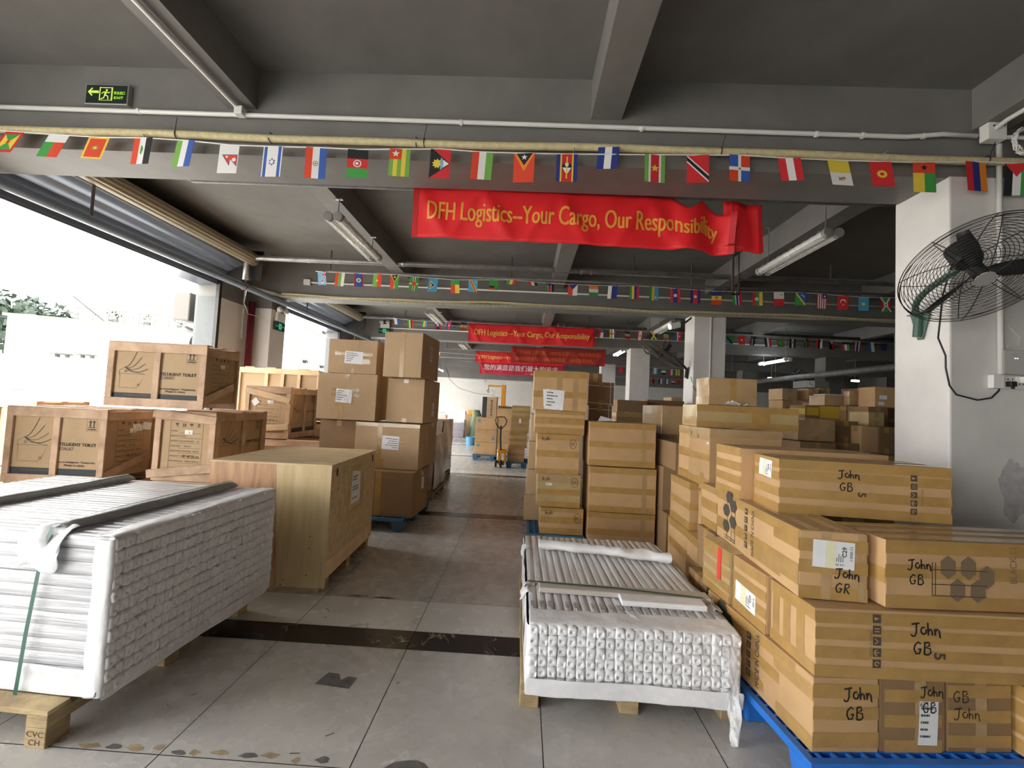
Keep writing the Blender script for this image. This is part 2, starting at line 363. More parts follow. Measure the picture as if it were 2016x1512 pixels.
# ------------------------------------------------------------------ cartons
def band(v0, v1): return (v0, v1)
class Carton:
    """one carton: a slightly bulged body; tapes, labels and lettering follow its surface"""
    def __init__(s, label, x, y, z, w, d, h, yaw=0.0, m=KRAFT, tapes='std', name='carton', cat='box', group=None, bulge=.004, tapem=TAPE, bev=.005):
        s.w, s.d, s.h, s.bulge = w, d, h, bulge
        n = 4; mb = MB()
        for f in 'FBLRTD':
            A, B = s.size(f)
            vs = [s.pt(f, A*i/n, B*j/n, 0) for j in range(n+1) for i in range(n+1)]
            mb.add(vs, [(j*(n+1)+i, j*(n+1)+i+1, (j+1)*(n+1)+i+1, (j+1)*(n+1)+i) for j in range(n) for i in range(n)])
        me = mb.mesh(name, m)
        bm = bmesh.new(); bm.from_mesh(me); bmesh.ops.remove_doubles(bm, verts=bm.verts, dist=.0008); bm.to_mesh(me); bm.free()
        o = D.objects.new(name, me); COL.objects.link(o); o.location = (x, y, z); o.rotation_euler = (0, 0, yaw)
        bv = o.modifiers.new('bevel', 'BEVEL'); bv.width = bev; bv.segments = 2; bv.limit_method = 'ANGLE'; bv.angle_limit = radians(50)
        s.o = o; tag(o, label, cat, group); s.tapem = tapem
        if tapes == 'std':
            s.tape('T', 0, d/2-.03, w, d/2+.03) if w >= d else s.tape('T', w/2-.03, 0, w/2+.03, d)
            if w >= d:
                s.tape('L', d/2-.03, h-.07, d/2+.03, h); s.tape('R', d/2-.03, h-.07, d/2+.03, h)
            else:
                s.tape('F', w/2-.03, h-.07, w/2+.03, h); s.tape('F', w/2-.03, 0, w/2+.03, .07)
        elif tapes == 'bands':
            for f in 'FLR':
                A, B = s.size(f)
                for v in (.0, .42, .85):
                    s.tape(f, 0, B*v, A, min(B, B*v+.055+.02*random.random()))
            s.tape('T', 0, d/2-.03, w, d/2+.03)
        elif tapes == 'heavy':
            for f in 'FL':
                A, B = s.size(f)
                for v in (.03, .30, .56, .80):
                    s.tape(f, 0, B*v, A, min(B, B*v+.052+.012*random.random()))
            for v in (.1, .45, .8):
                A, B = s.size('T'); s.tape('T', 0, B*v, A, B*v+.055)
    def size(s, f): return {'F': (s.w, s.h), 'B': (s.w, s.h), 'L': (s.d, s.h), 'R': (s.d, s.h), 'T': (s.w, s.d), 'D': (s.w, s.d)}[f]
    def pt(s, f, a, b, off=0.0):
        A, B = s.size(f); w, d, h = s.w, s.d, s.h
        q = off + s.bulge*sin(pi*min(max(a/A, 0), 1))*sin(pi*min(max(b/B, 0), 1))
        if f == 'F': return (a, -q, b)
        if f == 'B': return (w-a, d+q, b)
        if f == 'L': return (-q, d-a, b)
        if f == 'R': return (w+q, a, b)
        if f == 'T': return (a, b, h+off+(q-off)*.1)
        return (a, d-b, -q*.2)
    def fn(s, f, off): return lambda a, b: s.pt(f, a, b, off)
    def patch(s, f, a0, b0, a1, b1, m, name, off=.0012, nx=6, ny=3, mats=None, extra=None, skew=0.0, rot=0.0, wr=0.0, parent=None):
        mb = MB(); ca, cb = (a0+a1)/2, (b0+b1)/2; c, sn = cos(radians(rot)), sin(radians(rot))
        def q(u, v):
            da, db = (a1-a0)*(u-.5), (b1-b0)*(v-.5)+skew*(u-.5)
            return s.pt(f, ca+da*c-db*sn, cb+da*sn+db*c, off+(random.random()*wr))
        vs = [q(i/nx, j/ny) for j in range(ny+1) for i in range(nx+1)]
        mb.add(vs, [(j*(nx+1)+i, j*(nx+1)+i+1, (j+1)*(nx+1)+i+1, (j+1)*(nx+1)+i) for j in range(ny) for i in range(nx)])
        if extra:
            def fn(u, v):                                   # u,v in metres from the patch's lower-left
                da, db = u-(a1-a0)/2, v-(b1-b0)/2
                return s.pt(f, ca+da*c-db*sn, cb+da*sn+db*c, off+.0007+wr)
            extra(mb, fn, a1-a0, b1-b0)
        return mb.build(name, mats or [m], s.o)
    def tape(s, f, a0, b0, a1, b1, m=None, name='packing_tape', skew=0.0, off=.0011):
        return s.patch(f, a0, b0, a1, b1, m or s.tapem, name, skew=skew, off=off+random.random()*.0004)
    def label(s, f, a0, b0, w, h, kind='barcode', rot=0.0, paper=PAPER, big=None, name='shipping_label', wr=0.0):
        def ex(mb, fn, W, H):
            r = random.Random(int(a0*1000+b0*977+W*313))
            if kind == 'barcode':
                if big:
                    put_text(mb, fn, big, W*.80, H*.45, H*.15, rot=90, mi=1, bold=.001)
                for k in range(14):
                    if r.random() < .75:
                        mb.poly([fn(W*.88, H*(.3+.04*k)), fn(W*.95, H*(.3+.04*k)), fn(W*.95, H*(.3+.04*k)+H*.018), fn(W*.88, H*(.3+.04*k)+H*.018)], 1)
                for k in range(16):
                    if r.random() < .8:
                        mb.poly([fn(W*(.55+.014*k), H*.12), fn(W*(.55+.014*k)+W*.007, H*.12), fn(W*(.55+.014*k)+W*.007, H*.19), fn(W*(.55+.014*k), H*.19)], 1)
                for k in range(4):
                    a = W*(.56+.05*k); l = H*(.15+.3*r.random())
                    mb.poly([fn(a, H*.26), fn(a+W*.014, H*.26), fn(a+W*.014, H*.26+l), fn(a, H*.26+l)], 1)
                mb.poly([fn(W*.3, H*.02), fn(W*.54, H*.02), fn(W*.54, H*.98), fn(W*.3, H*.98)], 2)
            else:
                n = 5 if kind == 'lines' else 4
                for k in range(n):
                    v = H*(.82-.16*k); l = W*(.35+.5*r.random())
                    x = W*.08
                    while x < l:
                        e = min(l, x+W*(.03+.06*r.random()))
                        mb.poly([fn(x, v), fn(e, v), fn(e, v+H*.05), fn(x, v+H*.05)], 1); x = e+W*.02
        return s.patch(f, a0, b0, a0+w, b0+h, paper, name, off=.0024, mats=[paper, INK, PAPERY], extra=ex, rot=rot, wr=wr)
    def text(s, f, t, a, b, size, rot=0.0, m=PRINT, width=None, name='printed_lettering', bold=.0, off=.0030):
        mb = MB(); put_text(mb, s.fn(f, off), t, a, b, size, width, rot, 0, bold); return mb.build(name, m, s.o)
    def hand(s, f, lines, a, b, size, rot=0.0, m=INK, wd=.006, name='marker_lettering'):
        mb = MB(); c, sn = cos(radians(rot)), sin(radians(rot))
        for li, word in enumerate(lines):
            x = 0.0
            ox = .12*li; oy = -1.35*li
            for ch in word:
                if ch == ' ': x += .5; continue
                st, adv = GLYPH[ch]
                for pl in st:
                    P = [((x+u+ox)*size, (v+oy)*size) for u, v in pl]
                    P = [(a+p*c-q*sn, b+p*sn+q*c) for p, q in P]
                    ribbon(mb, s.fn(f, .0032), P, wd)
                x += adv
        return mb.build(name, m, s.o)
    def icons(s, f, a, b, size, gap, n=5, vert=True, m=PRINT):
        mb = MB(); fn = s.fn(f, .0028); f2 = s.fn(f, .0036)
        for k in range(n):
            x, y = (a, b+k*(size+gap)) if vert else (a+k*(size+gap), b)
            mb.poly([fn(x, y), fn(x+size, y), fn(x+size, y+size), fn(x, y+size)], 0)
            c = (x+size/2, y+size/2); q = size*.3
            if k % 5 == 0: ribbon(mb, f2, arc(c[0], c[1], q*.8, 0, 300, 8), size*.12, 1)
            elif k % 5 == 1:
                ribbon(mb, f2, arc(c[0], c[1], q, 90, 270, 8), size*.16, 1); ribbon(mb, f2, [(c[0]-q, c[1]), (c[0]+q, c[1])], size*.1, 1)
            elif k % 5 == 2:
                ribbon(mb, f2, [(c[0]-q, c[1]-q), (c[0]+q*.5, c[1]), (c[0]-q, c[1]+q)], size*.13, 1)
            elif k % 5 == 3:
                ribbon(mb, f2, [(c[0]-q, c[1]-q*.6), (c[0]+q, c[1]-q*.6)], size*.11, 1); ribbon(mb, f2, [(c[0]-q, c[1]+q*.5), (c[0]+q, c[1]+q*.5)], size*.11, 1)
            else:
                mb.poly([f2(c[0]-q, c[1]-q*.7), f2(c[0]+q, c[1]), f2(c[0]-q, c[1]+q*.7)], 1)
        return mb.build('printed_symbol', [m, KRAFT], s.o)
GLYPH = {
 'J': ([[(-.05, .85), (.55, .95)], [(.32, .92), (.30, .3), (.18, .02), (.0, .0), (-.1, .14)]], .62),
 'o': ([arc(.22, .42, .2, 60, 420, 12, .24)], .52), 'h': ([[(.02, 1.0), (.05, .1)], [(.05, .35), (.2, .55), (.32, .45), (.36, .1)]], .52),
 'n': ([[(.02, .6), (.05, .1)], [(.05, .35), (.2, .58), (.34, .45), (.4, .0), (.46, -.05)]], .55),
 'G': ([[(.5, .82), (.3, .95), (.05, .7), (.0, .4), (.15, .1), (.4, .12), (.5, .4), (.3, .42), (.55, .45)]], .75),
 'B': ([[(.05, .95), (.02, .05)], [(.03, .92), (.35, .95), (.42, .75), (.1, .55), (.45, .5), (.5, .2), (.3, .05), (.02, .07)]], .65),
 'R': ([[(.05, .95), (.02, .05)], [(.03, .92), (.35, .95), (.42, .72), (.1, .52), (.45, .05)]], .62),
 'd': ([[(.4, 1.0), (.38, .1)], arc(.22, .32, .18, 0, 340, 10, .22)], .5), 'I': ([[(.1, 1.0), (.05, 0)]], .25),
 '1': ([[(.0, .7), (.15, .95), (.12, .1)]], .3), '2': ([[(.0, .75), (.2, .95), (.3, .7), (.0, .1), (.38, .12)]], .45), '3': ([[(.0, .9), (.3, .9), (.1, .55), (.33, .4), (.2, .1), (-.02, .15)]], .42),
 '/': ([[(.0, -.1), (.3, 1.05)]], .35), 'i': ([[(.05, .6), (.03, .05)]], .18), 't': ([[(.12, .95), (.12, .1), (.3, .05)], [(-.05, .6), (.3, .65)]], .35),
 'w': ([[(.0, .9), (.05, .1)], [(.25, .9), (.2, .1)], [(-.1, .55), (.45, .6)], [(.0, .3), (.4, .25)]], .6),
}
def hexes(c, f, cx, cy, r, horiz=True, m=PRINTF):
    """the printed outline of a six-shelf hexagon stand"""
    mb = MB(); fn = c.fn(f, .0030); f2 = c.fn(f, .0034)
    T = (lambda u, v: (cx+u, cy+v)) if horiz else (lambda u, v: (cx-v, cy+u))
    def hx(u, v, rr): return [T(u+rr*.8*cos(radians(60*k+30)), v+rr*1.05*sin(radians(60*k+30))) for k in range(6)]
    cs = [(-1.15*r, .75*r), (.45*r, .75*r), (-.4*r, -.95*r), (1.2*r, -.95*r), (1.9*r, .1*r)]
    for u, v in cs: mb.poly([fn(*p) for p in hx(u, v, r*.85)])
    for v in (.55*r, -.55*r, -1.4*r): ribbon(mb, f2, [T(-2.4*r, v), T(1.9*r, v)], r*.07, 1)
    for u in (-2.4*r, -2.15*r): ribbon(mb, f2, [T(u, 1.1*r), T(u, -1.4*r)], r*.07, 1)
    return mb.build('printed_picture', [m, PRINT], c.o)

# --- blue pallet carrying the marked cartons beside the first column
def plastic_pallet(label, x, y, w, d, h, yaw, m, cell=.085, cat='pallet', group=None, legs=3, feet=.14):
    t = empty('plastic_pallet', label, cat, (x, y, 0), yaw, group)
    b = MB(); z0 = h-.035
    b.box(0, 0, z0, w, .03, h); b.box(0, d-.03, z0, w, d, h); b.box(0, .03, z0, .03, d-.03, h); b.box(w-.03, .03, z0, w, d-.03, h)
    nx, ny = int(w/cell), int(d/cell)
    for i in range(1, nx):
        X = w*i/nx; b.box(X-.006, .03, z0, X+.006, d-.03, h-.001)
    for j in range(1, ny):
        Y = d*j/ny; b.box(.03, Y-.006, z0, w-.03, Y+.006, h-.0005)
    b.build('deck_grid', m, t)
    for i in range(legs):
        for j in range(3):
            X = feet/2+(w-feet)*i/(legs-1); Y = feet/2+(d-feet)*j/2
            q = MB(); k = .8
            q.add([(X+sx*feet/2*s_, Y+sy*feet/2*s_, zz) for zz, s_ in ((0, k), (z0, 1)) for sx, sy in ((-1, -1), (1, -1), (1, 1), (-1, 1))],
                  [(3, 2, 1, 0), (4, 5, 6, 7), (0, 1, 5, 4), (1, 2, 6, 5), (2, 3, 7, 6), (3, 0, 4, 7)])
            q.build('foot', m, t, bevel=.012)
    return t
plastic_pallet('bright blue plastic grid pallet under the marker-lettered cartons', 1.190, 1.79, 1.30, 1.0, .16, .08, BLUEP, cell=.065)

def john(c, f, a, b, s, rot=0, gr=False): c.hand(f, ['John', 'GR' if gr else 'GB'], a+.012, b+.005, s*.74, rot, wd=s*.095)
# bottom row on the blue pallet
c = Carton('bottom corner carton of the marker-lettered stack, MADE IN CHINA printed low on its side', 1.231, 1.849, .16, .281, .84, .294, .084, KRAFT, 'none')
for v, a in ((.02, .06), (.13, .05), (.215, .055)): c.tape('F', 0, v, .281, v+a)
for v in (.03, .14, .24): c.tape('L', .1, v, .5+v, v+.05, skew=0)
c.tape('L', .62, .0, .84, .06); c.tape('L', .60, .2, .84, .26)
john(c, 'F', .12, .20, .075); c.icons('L', .40, .045, .033, .012); c.text('L', 'MADE IN CHINA', .50, .03, .030, 90, width=.25); hexes(c, 'L', .17, .15, .06, False, PRINT)
c = Carton('bottom-row carton in the middle of the marker-lettered stack, with a white label hanging low', 1.518, 1.877, .16, .288, .84, .290, .082, KDARK, 'none')
for v in (.0, .10, .2): c.tape('F', .02, v, .27, v+.05)
c.tape('F', .15, 0, .20, .29, TAPECL)
john(c, 'F', .165, .215, .062); c.label('F', .165, .03, .085, .175, 'lines', rot=-2); c.text('F', '625', .17, .185, .018, m=INK)
c = Carton('bottom-row carton lettered GB above John, end of its row on the blue pallet', 1.812, 1.902, .16, .287, .84, .290, .080, KDARK, 'none')
for v in (.02, .12, .22): c.tape('F', .0, v, .28, v+.05)
c.tape('F', .12, 0, .17, .29, TAPECL); c.hand('F', ['GB', 'John'], .025, .2, .05, wd=.0045)
c = Carton('bottom-row carton past the blue pallet stack, mostly outside the picture edge', 2.125, 1.86, .16, .28, .84, .28, .09, KRAFT, 'heavy')
# second layer
c = Carton('long carton lying across the second layer, lettered John GB with five dark squares', 1.242, 1.858, .455, 1.16, .300, .272, .035, KRAFT, 'none')
for v in (.0, .075, .15, .215): c.tape('F', .0, v, 1.16, v+.048, skew=0)
for v in (.02, .10, .19): c.tape('L', v, 0, v+.05, .27)
c.tape('L', .0, .22, .3, .272); c.tape('L', .0, 0.0, .3, .05); c.tape('T', 0, .12, 1.16, .18)
c.icons('F', .235, .045, .034, .011); c.text('F', 'Made in China', .222, .19, .012, -90, PRINTF)
john(c, 'F', .385, .175, .075); c.text('F', '5', .488, .118, .045, -90, PRINT, bold=.004)
c = Carton('second-layer carton with a white address label on its narrow taped end', 1.215, 2.168, .455, 1.0, .300, .280, .041, KRAFT, 'none')
for v in (.0, .07, .15, .225): c.tape('L', 0, v, .3, v+.05)
c.label('L', .03, .055, .19, .10, rot=-3, big='C29')
c = Carton('second-layer carton with a red tape strip down its narrow end', 1.187, 2.480, .455, 1.0, .310, .286, .052, KOLIVE, 'none')
for v in (.0, .06, .135, .20, .24): c.tape('L', 0, v, .31, v+.045)
c.tape('L', .185, .10, .225, .28, REDTAPE, 'red_tape_strip', off=.003)
# third layer
c = Carton('third-layer carton pointing down the aisle, with C29 label and MADE IN CHINA on its side', 1.225, 1.944, .733, .280, .93, .288, -.066, KRAFT, 'none')
for v in (.0, .11, .2): c.tape('F', 0, v, .28, v+.055)
c.tape('F', .09, 0, .13, .288, TAPECL); c.tape('F', .24, 0, .27, .288, TAPECL)
c.label('F', .055, .135, .17, .115, big='C29', rot=-2); john(c, 'F', .135, .09, .062, -4, True)
for a0, b0, a1, b1 in ((0, .06, .15, .13), (.25, .08, .93, .14), (.5, .03, .78, .09), (.72, .2, .93, .25), (.70, .05, .93, .11), (.0, .24, .93, .285)): c.tape('L', a0, b0, a1, b1)
hexes(c, 'L', .20, .165, .058, False, PRINT); c.icons('L', .41, .05, .033, .012); c.text('L', 'MADE IN CHINA', .52, .03, .030, 90, width=.24)
for v in (.05, .16): c.tape('T', v, 0, v+.05, .93, TAPECL)
c = Carton('third-layer carton with a printed picture of hexagonal shelves, touching the column', 1.549, 1.890, .733, 1.05, .290, .280, .06, KRAFT, 'none')
for v in (.0, .125, .225): c.tape('F', 0, v, 1.05, v+.055)
c.tape('T', 0, .02, 1.05, .08, TAPECL); c.tape('T', 0, .12, 1.05, .17, TAPECL); c.tape('T', 0, .21, 1.05, .27, TAPECL); c.tape('L', .0, .1, .29, .16)
john(c, 'F', .085, .155, .062); hexes(c, 'F', .33, .135, .055, True, PRINTF)
c.text('F', 'BLACK', .565, .12, .030, 90, PRINTF, width=.11); ribb = MB(); ribbon(ribb, c.fn('F', .003), [(.54, .245), (.565, .245), (.565, .265), (.54, .265)], .003, closed=True); ribb.build('printed_box', PRINTF, c.o)
# fourth layer
c = Carton('topmost long carton of the marker-lettered stack, lettered John GB, label on its end', 1.326, 2.270, 1.021, .806, .280, .272, -.075, KRAFT, 'none')
for v in (.0, .08, .17, .225): c.tape('F', 0, v, .806, v+.048)
for v in (.0, .08, .16, .225): c.tape('L', 0, v, .28, v+.045)
c.tape('T', 0, .03, .806, .09, TAPECL); c.tape('T', 0, .16, .806, .2, TAPECL)
c.label('L', .07, .165, .14, .09, rot=-2, big='629'); john(c, 'F', .27, .185, .062); c.text('F', '5', .372, .128, .036, -90, PRINT, bold=.003)
c.icons('F', .615, .035, .030, .011, m=PRINT); c.text('F', 'Made in China', .672, .08, .010, 90, PRINTF)
c = Carton('long carton lying behind the topmost lettered carton, same layer', 1.275, 2.560, 1.021, .83, .33, .296, -.015, KRAFT, 'none')
for v in (.0, .08, .16, .245): c.tape('L', 0, v, .33, v+.05)
c.tape('T', 0, .05, .83, .11, TAPECL); c.tape('T', 0, .22, .83, .28, TAPECL)
c = Carton('third-layer carton behind, bearing the long cartons on the lettered stack', 1.30, 2.905, .733, .8, .25, .285, .0, KRAFT, 'bands')
c = Carton('second-layer carton at the far end of the lettered stack, seen only in a gap', 1.27, 2.865, .455, .9, .27, .275, .0, KDARK, 'std')
c = Carton('bottom carton at the far end of the lettered stack, under the red-taped one', 1.20, 2.80, .16, .85, .28, .29, .02, KDARK, 'std')

# --- taller stack behind it
STK = 'kraft cartons in the tall stack behind the lettered ones'
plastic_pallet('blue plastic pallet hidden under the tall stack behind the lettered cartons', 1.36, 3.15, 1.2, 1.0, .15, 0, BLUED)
c = Carton('bottom carton of the tall stack behind the wrapped bars, plain with one tape slash', 1.372, 3.60, .16, .6, .46, .40, -.012, KRAFT, 'bands')
c = Carton('bottom carton of the tall stack in shade, tape knot at its top edge', 1.345, 3.16, .16, .6, .42, .40, -.05, KRAFT, 'bands')
c = Carton('second carton up in the tall stack, three tape bands, dark gap beside it', 1.383, 3.585, .562, .6, .47, .380, -.012, KRAFT, 'bands')
c = Carton('second carton up in the tall stack, small marks on its top tape', 1.45, 3.18, .562, .5, .37, .38, .03, KRAFT, 'none')
c.tape('L', 0, .30, .37, .37); c.tape('L', .12, .15, .37, .21, KDARK); c.tape('L', 0, 0, .1, .06); c.hand('L', ['w'], .02, .32, .04, m=PRINT, wd=.004); c.hand('L', ['w'], .15, .28, .06, m=PRINT, wd=.004)
c = Carton('big carton in the tall stack with inked marks on its upper taped edge', 1.431, 3.35, .945, .539, .421, .452, -.014, KRAFT, 'none')
c.tape('L', 0, .36, .421, .452, TAPECL); c.tape('L', 0, .2, .421, .25); c.tape('L', 0, 0, .421, .06); c.tape('L', .25, .05, .32, .10); c.tape('F', .0, .39, .539, .452, TAPECL)
c.hand('L', ['w'], .04, .375, .05, m=PRINT, wd=.004); c.hand('L', ['w'], .2, .36, .04, m=PRINT, wd=.004); c.hand('L', ['i'], .26, .2, .05, wd=.004); c.label('L', .37, .33, .04, .015, 'lines')
c.patch('T', .1, .12, .35, .24, PAPER, 'paper_slip', off=.002, wr=.004)
c = Carton('narrow carton behind the inked one in the tall stack', 1.444, 3.785, .945, .50, .24, .452, .016, KRAFT, 'bands')
c = Carton('long low carton lying across the top of the tall stack', 1.426, 3.60, 1.400, .835, .303, .184, .016, KOLIVE, 'none')
c.tape('F', 0, .0, .835, .05); c.tape('F', 0, .13, .835, .184); c.tape('L', 0, .02, .303, .08); c.tape('F', .45, .03, .6, .14)
LC = c
c = Carton('shiny film-wrapped carton crowning the tall stack', 1.536, 3.64, 1.587, .41, .23, .228, .052, KFILM, 'none')
c.tape('F', .18, 0, .23, .228); c.tape('L', 0, .0, .23, .07, TAPECL); c.tape('L', 0, .16, .23, .228, TAPECL)
mb = MB(); random.seed(2)
pts = [(.14, -.012), (.19, -.02), (.25, -.016), (.30, -.012)]
mb.add([(.145, .02, .0), (.30, .02, .0), (.29, -.03, .012), (.235, -.035, .035), (.21, -.03, .04), (.2, -.03, .02), (.185, -.035, .034), (.16, -.03, .012)], [(0, 1, 2, 3, 4, 5, 6, 7)])
o = mb.build('paper_sheet', PAPER, loc=(1.49, 3.62, 1.588)); tag(o, 'crumpled white paper lying before the shiny top carton', 'paper')
mb = MB(); mb.add([(.0, 0, 0), (.035, -.005, .004), (.04, -.03, .03), (.015, -.03, .02)], [(0, 1, 2, 3)])
o = mb.build('paper_sheet', PAPER, loc=(1.80, 3.61, 1.59)); tag(o, 'small white paper scrap beside the shiny top carton', 'paper')

# shaded boxes between the two stacks
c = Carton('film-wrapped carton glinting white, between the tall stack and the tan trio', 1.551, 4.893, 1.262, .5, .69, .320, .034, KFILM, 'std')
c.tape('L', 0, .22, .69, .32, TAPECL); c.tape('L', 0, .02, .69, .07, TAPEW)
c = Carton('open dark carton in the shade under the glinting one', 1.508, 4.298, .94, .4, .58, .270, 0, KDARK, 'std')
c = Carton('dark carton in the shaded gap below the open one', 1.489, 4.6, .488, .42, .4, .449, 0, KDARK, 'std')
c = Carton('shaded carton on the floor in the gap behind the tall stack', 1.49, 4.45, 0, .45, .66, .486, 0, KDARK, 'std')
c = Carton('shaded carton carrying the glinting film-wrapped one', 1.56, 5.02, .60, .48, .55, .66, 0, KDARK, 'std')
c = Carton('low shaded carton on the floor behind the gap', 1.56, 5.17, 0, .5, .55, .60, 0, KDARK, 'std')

# --- column of mixed cartons by the aisle (marked 1/3, 2/3, 3/3) and the tan trio beside it
def third(c, n, a, b, word=True):
    if word: c.hand('F', ['Indo'], .05, c.h-.075, .05, wd=.005)
    mb = MB(); fn = c.fn('F', .0032); ribbon(mb, fn, arc(a, b, .035, 0, 360, 16, .05), .004, 0, True); mb.build('marker_circle', INK, c.o)
    c.hand('F', [n], a-.024, b-.018, .036, wd=.004)
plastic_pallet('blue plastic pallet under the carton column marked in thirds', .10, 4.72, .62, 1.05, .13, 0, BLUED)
c = Carton('lowest carton of the aisle column, circled 1/3', .238, 4.75, .135, .464, .42, .278, .006, KRAFT, 'bands'); third(c, '1/3', .40, .18)
c = Carton('yellowish taped carton circled 2/3 in the aisle column', .192, 4.75, .424, .466, .42, .352, 0, KOLIVE, 'none'); third(c, '2/3', .40, .27)
c.tape('F', 0, .26, .466, .352, TAPECL); c.tape('F', 0, .13, .466, .19); c.tape('F', 0, 0, .466, .06); c.label('F', .09, .23, .065, .025, 'lines')
c = Carton('carton circled 3/3 in the aisle column', .169, 4.75, .779, .463, .42, .430, .002, KRAFT, 'bands'); third(c, '3/3', .39, .33)
c = Carton('flat plain carton on top of the circled 3/3 carton', .134, 4.75, 1.213, .541, .42, .250, .002, KRAFT, 'bands')
c = Carton('big carton topping the aisle column, two printed sheets stuck on it', .103, 4.75, 1.467, .592, .44, .437, .002, KRAFT, 'none')
c.tape('F', 0, .36, .592, .437); c.tape('F', 0, .14, .592, .21); c.tape('F', .25, 0, .31, .437, TAPECL); c.tape('F', .43, 0, .49, .437, TAPECL)
c.label('F', .13, .01, .205, .215, 'lines', rot=-3, name='packing_list', wr=.004); c.patch('F', .11, .035, .19, .23, PAPER, 'packing_list', off=.0036, rot=4, wr=.004)
mb = MB(); mb.add([(0, 0, 0), (.26, -.01, 0), (.26, -.06, .004), (.2, -.07, -.004), (.0, -.06, .003)], [(0, 1, 2, 3, 4)]); o = mb.build('paper_sheet', PAPER, loc=(.18, 4.79, 1.466)); tag(o, 'white paper sheet pinched under the topmost aisle carton', 'paper')
for i, (z, h) in enumerate(((.137, .30), (.441, .30), (.745, .33), (1.079, .33))):
    wd = ('bottom', 'second', 'third', 'topmost')[i]
    c = Carton(f'pale strapped carton, {wd} of the pile hidden behind the aisle column', .065+.012*i, 5.26, z, .45, .48, h, 0, KPALE, 'std')
    sb = MB(); f = c.fn('L', .003); ribbon(sb, f, [(.0, h*.5), (.48, h*.5)], .012); ribbon(sb, f, [(.24, 0), (.24, h)], .012); sb.build('strap', STRAPW, c.o)
nx_ = ((.744, .0, .405, 'bottom'), (.744, .413, .474, 'middle'), (.726, .901, .468, 'top'))
for X, z, h, wd in nx_:
    c = Carton(f'tan carton with wide tape bands, {wd} one of the trio beside the aisle column', X, 4.70, z, .71, .50, h, -.008, KRAFT, 'none')
    for v in (.0, .42, .86): c.tape('F', 0, h*v, .71, min(h, h*v+.065))
    c.tape('F', .56, 0, .61, h, TAPECL)
mb = MB(); mb.add([(0, 0, .0), (.2, -.02, .02), (.36, 0, .002), (.3, .12, .0), (.05, .1, .06)], [(0, 1, 2, 3, 4)]); o = mb.build('paper_sheet', PAPER, loc=(.82, 4.78, 1.370)); tag(o, 'white papers lying on the top carton of the tan trio', 'paper')
for i, (X, z, w, h, wd) in enumerate(((.80, .0, .36, .60, 'lowest'), (.80, .604, .36, .66, 'third'), (.839, 1.268, .30, .282, 'second'), (.826, 1.554, .33, .30, 'uppermost big'))):
    c = Carton(f'brown strapped carton behind the tan trio, {wd} of its pile', X, 5.6, z, w, .45, h, 0, KDARK, 'std')
    sb = MB(); f = c.fn('F', .003); ribbon(sb, f, [(.0, h*.85), (w, h*.82)], .008); ribbon(sb, f, [(0, h*.12), (w, h*.06)], .008); ribbon(sb, f, [(w*.88, 0), (w*.86, h)], .008); sb.build('strap', STRAPW, c.o)
    if i == 3:
        for k in range(5): c.text('F', ('CARTON NO', 'MADE IN CHINA', 'GROSS WEIGHT', 'MEAS', 'QTY PCS')[k], .10, .21-.03*k, .011, m=PRINT)
c = Carton('small brown strapped carton on top of the pile behind the tan trio', .836, 5.66, 1.856, .175, .38, .115, 0, KDARK, 'std')

# --- stack of large cartons on a dusty blue pallet
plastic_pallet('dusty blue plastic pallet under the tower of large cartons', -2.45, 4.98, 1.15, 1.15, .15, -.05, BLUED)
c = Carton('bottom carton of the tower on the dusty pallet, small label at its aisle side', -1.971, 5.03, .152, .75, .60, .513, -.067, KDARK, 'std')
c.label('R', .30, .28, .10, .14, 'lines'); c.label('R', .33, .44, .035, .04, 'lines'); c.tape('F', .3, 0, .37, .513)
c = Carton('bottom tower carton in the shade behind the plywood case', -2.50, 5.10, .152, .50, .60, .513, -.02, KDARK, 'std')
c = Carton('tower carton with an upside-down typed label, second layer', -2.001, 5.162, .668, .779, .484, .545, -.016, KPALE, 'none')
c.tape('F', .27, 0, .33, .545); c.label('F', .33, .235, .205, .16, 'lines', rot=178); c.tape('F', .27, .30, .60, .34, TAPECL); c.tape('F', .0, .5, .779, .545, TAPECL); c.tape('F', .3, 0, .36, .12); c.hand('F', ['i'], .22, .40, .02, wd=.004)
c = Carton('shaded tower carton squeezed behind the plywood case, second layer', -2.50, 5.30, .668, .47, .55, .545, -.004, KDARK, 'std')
c = Carton('tower carton at the aisle side behind the labelled one, second layer', -1.82, 5.66, .668, .60, .50, .548, .01, KPALE, 'std')
c = Carton('tower carton with a crinkled label under crossed tape, third layer', -2.516, 5.20, 1.228, .733, .45, .560, -.03, KPALE, 'none')
c.tape('F', .27, 0, .33, .2); c.tape('F', .33, .47, .39, .56, TAPECL); c.tape('F', .18, .28, .52, .32, TAPECL); c.tape('F', .18, .34, .52, .38, TAPECL); c.label('F', .235, .205, .20, .165, 'lines', rot=-3, wr=.005); c.tape('F', .22, .165, .46, .19)
c = Carton('tower carton with a deep shaded side facing the aisle, third layer', -1.674, 5.25, 1.228, .463, .70, .535, -.068, KPALE, 'none')
c.tape('F', .20, 0, .26, .05, TAPECL); c.tape('F', .2, .48, .26, .535, TAPECL); c.label('R', .35, .17, .10, .08, 'lines'); c.label('R', .35, .08, .10, .07, 'lines')
c = Carton('top tower carton with a flat typed white label', -2.413, 5.20, 1.792, .60, .50, .414, .001, KPALE, 'none')
c.tape('F', .32, .34, .37, .414); c.tape('F', .08, .22, .55, .26, TAPECL); c.tape('F', .20, .12, .52, .18, TAPECL); c.label('F', .205, .12, .225, .15, 'lines', rot=-2); c.tape('F', .29, .0, .33, .06)
